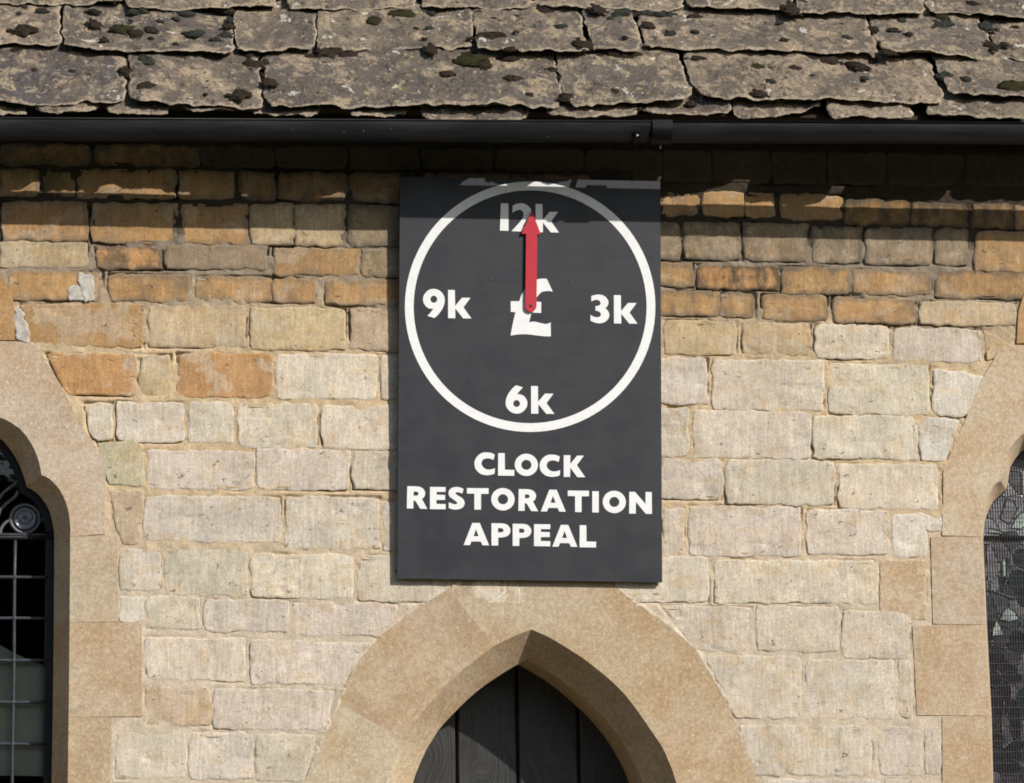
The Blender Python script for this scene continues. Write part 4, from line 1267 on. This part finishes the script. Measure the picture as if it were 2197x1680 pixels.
# ------------------------------------------------------------------ right window: stained glass behind a wire guard
YG2 = D_WIN + .055
winr = thing('stained_glass_window', 'dark stained glass window behind a fine wire guard', 'window', wp(2200, 1500, YG2))
rin = [Vector((p.x, YG2, p.z)) for p in catmull(rI, 2, sharp=(9,))]
rout = rin + mir(rin, XR)[::-1][:-1]
ctrR = Vector((XR, YG2, rI[15].z - .1))
for pts in (rin, mir(rin, XR)):
    frame_strip('edge_frame', pts, .012, YG2 - .02, YG2 + .012, M_FRAME, winr, ctrR)
lp = prism('lead_backing', [[Vector((p.x, YG2 + .006, p.z)) for p in rout]], (0, -1, 0), .004, M_LEAD, winr)
# cells of glass
x_min = min(p.x for p in rout); x_max = max(p.x for p in rout); z_min = rI[18].z - .2; z_max = max(p.z for p in rout)
rs = random.Random(12)
pts2 = []
tries = 0
while len(pts2) < 230 and tries < 30000:
    tries += 1
    p = (rs.uniform(x_min - .03, x_max + .03), rs.uniform(z_min, z_max + .03))
    if all(((p[0] - a[0]) * 1.6) ** 2 + ((p[1] - a[1]) * .6) ** 2 > .042 ** 2 for a in pts2): pts2.append(p)
def clip(poly, nx, nz, d):
    out = []
    for i in range(len(poly)):
        a, b = poly[i], poly[(i + 1) % len(poly)]
        da = a[0] * nx + a[1] * nz - d; db = b[0] * nx + b[1] * nz - d
        if da <= 0: out.append(a)
        if (da < 0) != (db < 0):
            t = da / (da - db); out.append((a[0] + (b[0] - a[0]) * t, a[1] + (b[1] - a[1]) * t))
    return out
def in_rout(x, z):
    c = False; n = len(rout)
    for i in range(n):
        p, r_ = rout[i], rout[(i + 1) % n]
        if (p.z > z) != (r_.z > z) and x < (r_.x - p.x) * (z - p.z) / (r_.z - p.z) + p.x: c = not c
    return c
zbar = wp(*zb((400, 600)), YG2).z
for (sx, sz) in pts2:
    poly = [(sx - .15, sz - .15), (sx + .15, sz - .15), (sx + .15, sz + .15), (sx - .15, sz + .15)]
    for (ox, oz) in pts2:
        if (ox, oz) == (sx, sz) or abs(ox - sx) > .3 or abs(oz - sz) > .3: continue
        nx, nz = (ox - sx), (oz - sz); L = math.hypot(nx, nz); nx /= L; nz /= L
        poly = clip(poly, nx, nz, (sx + ox) / 2 * nx + (sz + oz) / 2 * nz - .0026)
        if len(poly) < 3: break
    if len(poly) < 3: continue
    if not in_rout(sx, sz): continue
    # stay inside the frame
    poly = [(min(max(x, x_min + .004), x_max - .004), z) for x, z in poly]
    t_ = rs.random()
    high = (sz - z_min) / (z_max - z_min)
    near = False; low = sz < zbar - .42
    if sz > zbar: c = rs.choice([(.30,.31,.32), (.24,.25,.26), (.36,.37,.37), (.14,.14,.155), (.27,.26,.29)])
    elif low: c = rs.choice([(.03,.03,.04), (.018,.018,.024), (.05,.048,.062), (.13,.122,.15), (.08,.075,.095)])
    else: c = rs.choice([(.13,.128,.145), (.18,.176,.19), (.085,.085,.10), (.22,.21,.24), (.05,.06,.066)])
    if near: c = rs.choice([(.42,.50,.46), (.34,.36,.37), (.48,.55,.50)])
    v = [Vector((x, YG2 + rs.uniform(-.002, .002), z)) for x, z in poly]
    yy = YG2 + .001
    v = [Vector((p.x, yy + (p.x - sx) * rs.uniform(-.03, .03), p.z)) for p in v]
    o = prism('glass_piece', [v], (0, -1, 0), .003, M_STG, winr); o.color = (*c, 1)
tube('saddle_bar', [Vector((x_min, YG2 - .012, zbar - .004)), Vector((x_max, YG2 - .012, zbar - .004))], .008, M_FRAME, winr, 6)
# the larger shaped pieces
def shaped(pts, c):
    P = [wp(*zb(p), YG2 - .001) for p in pts]
    n_ = len(P); cc = sum(P, Vector()) / n_
    o = prism('glass_piece', [P], (0, -1, 0), .003, M_STG, winr); o.color = (*c, 1)
    tube('lead_came', [p + Vector((0, -.001, 0)) for p in P], .0026, M_CAME, winr, 5, True)
PALE_G, TEAL, BLK = (.33, .40, .37), (.010, .022, .024), (.008, .008, .010)
for pts in ([(488,562),(505,525),(525,498),(560,488),(560,545),(530,566)], [(385,582),(394,562),(420,568),(452,580),(452,590)], [(402,1035),(412,990),(428,962),(446,1005),(456,1030)],
            [(440,965),(452,930),(474,905),(505,930),(522,960),(480,972)], [(446,712),(458,690),(468,720),(463,812),(450,800)], [(470,690),(480,700),(478,790),(470,780)], [(440,520),(470,430),(500,445),(515,480),(480,545)]):
    shaped(pts, PALE_G if pts[0] != (440,520) else (.20, .205, .22))
def el(x, y, a, b, rot=0., k=16):
    return [(x + a * math.cos(t) * math.cos(rot) - b * math.sin(t) * math.sin(rot), y + a * math.cos(t) * math.sin(rot) + b * math.sin(t) * math.cos(rot)) for t in [2 * math.pi * i / k for i in range(k)]]
for x, y, aa, bb, rot, c in ((548,695,52,40,.2,TEAL), (512,785,34,42,.5,TEAL), (545,860,26,46,0,BLK), (420,1140,38,44,.3,BLK), (492,1215,46,24,.1,BLK), (415,1225,30,38,-.4,BLK), (456,1310,28,84,.1,BLK),
                             (505,1400,24,92,-.1,BLK), (428,1490,26,28,0,BLK), (480,1610,48,34,0,BLK), (546,1330,34,70,0,TEAL), (590,1130,40,50,0,BLK), (640,800,50,60,.4,TEAL), (620,1500,50,60,0,BLK), (700,1250,50,70,.3,BLK)):
    shaped(el(x, y, aa, bb, rot), c)
shaped([(432,770),(470,780),(452,840),(436,800)], TEAL)
# painted leads that curl across the lights
for k in range(3):
    x = rs.uniform(x_min + .03, x_max - .03); z = rs.uniform(z_min, zbar - .03)
    an = rs.uniform(0, 6.28); cur = rs.choice((-1, 1)) * rs.uniform(.5, 5); P = []
    for i in range(12):
        if not in_rout(x, z): break
        P.append(Vector((x, YG2 - .003, z)))
        x += .012 * math.cos(an); z += .012 * math.sin(an); an += cur * .012
    if len(P) > 4: tube('lead_came', P, .0042, M_CAL, winr, 6)
# wire guard
vv = []; ff = []
def addtube(path, r, seg=4):
    v, f = tube_data(path, r, seg); b = len(vv)
    vv.extend(v); ff.extend([tuple(b + i for i in t) for t in f])
def span(x):
    zs = []
    n = len(rout)
    for i in range(n):
        p, r_ = rout[i], rout[(i + 1) % n]
        if (p.x > x) != (r_.x > x): zs.append(p.z + (r_.z - p.z) * (x - p.x) / (r_.x - p.x))
    return max(zs) if zs else None
YW = YG2 - .030
x = x_min + .004
while x < x_max:
    zt = span(x)
    if zt: addtube([(x, YW, z_min - .3), (x, YW, zt)], .0019)
    x += .0122
z = z_min - .3
while z < z_max:
    xs_ = []
    for i in range(len(rout)):
        p, r_ = rout[i], rout[(i + 1) % len(rout)]
        if (p.z > z) != (r_.z > z): xs_.append(p.x + (r_.x - p.x) * (z - p.z) / (r_.z - p.z))
    if len(xs_) >= 2: addtube([(min(xs_), YW - .002, z), (max(xs_), YW - .002, z)], .0015)
    z += .049
wg = mesh_obj('wire_guard', vv, ff, M_STEEL, winr)
for p in ((362, 652), (384, 1255)):
    bolt('guard_clip', wp(*zb(p), YW + .09) + Vector((.004, 0, 0)), (.3, -1, 0), .008, .012, M_ZINC, winr, 8)
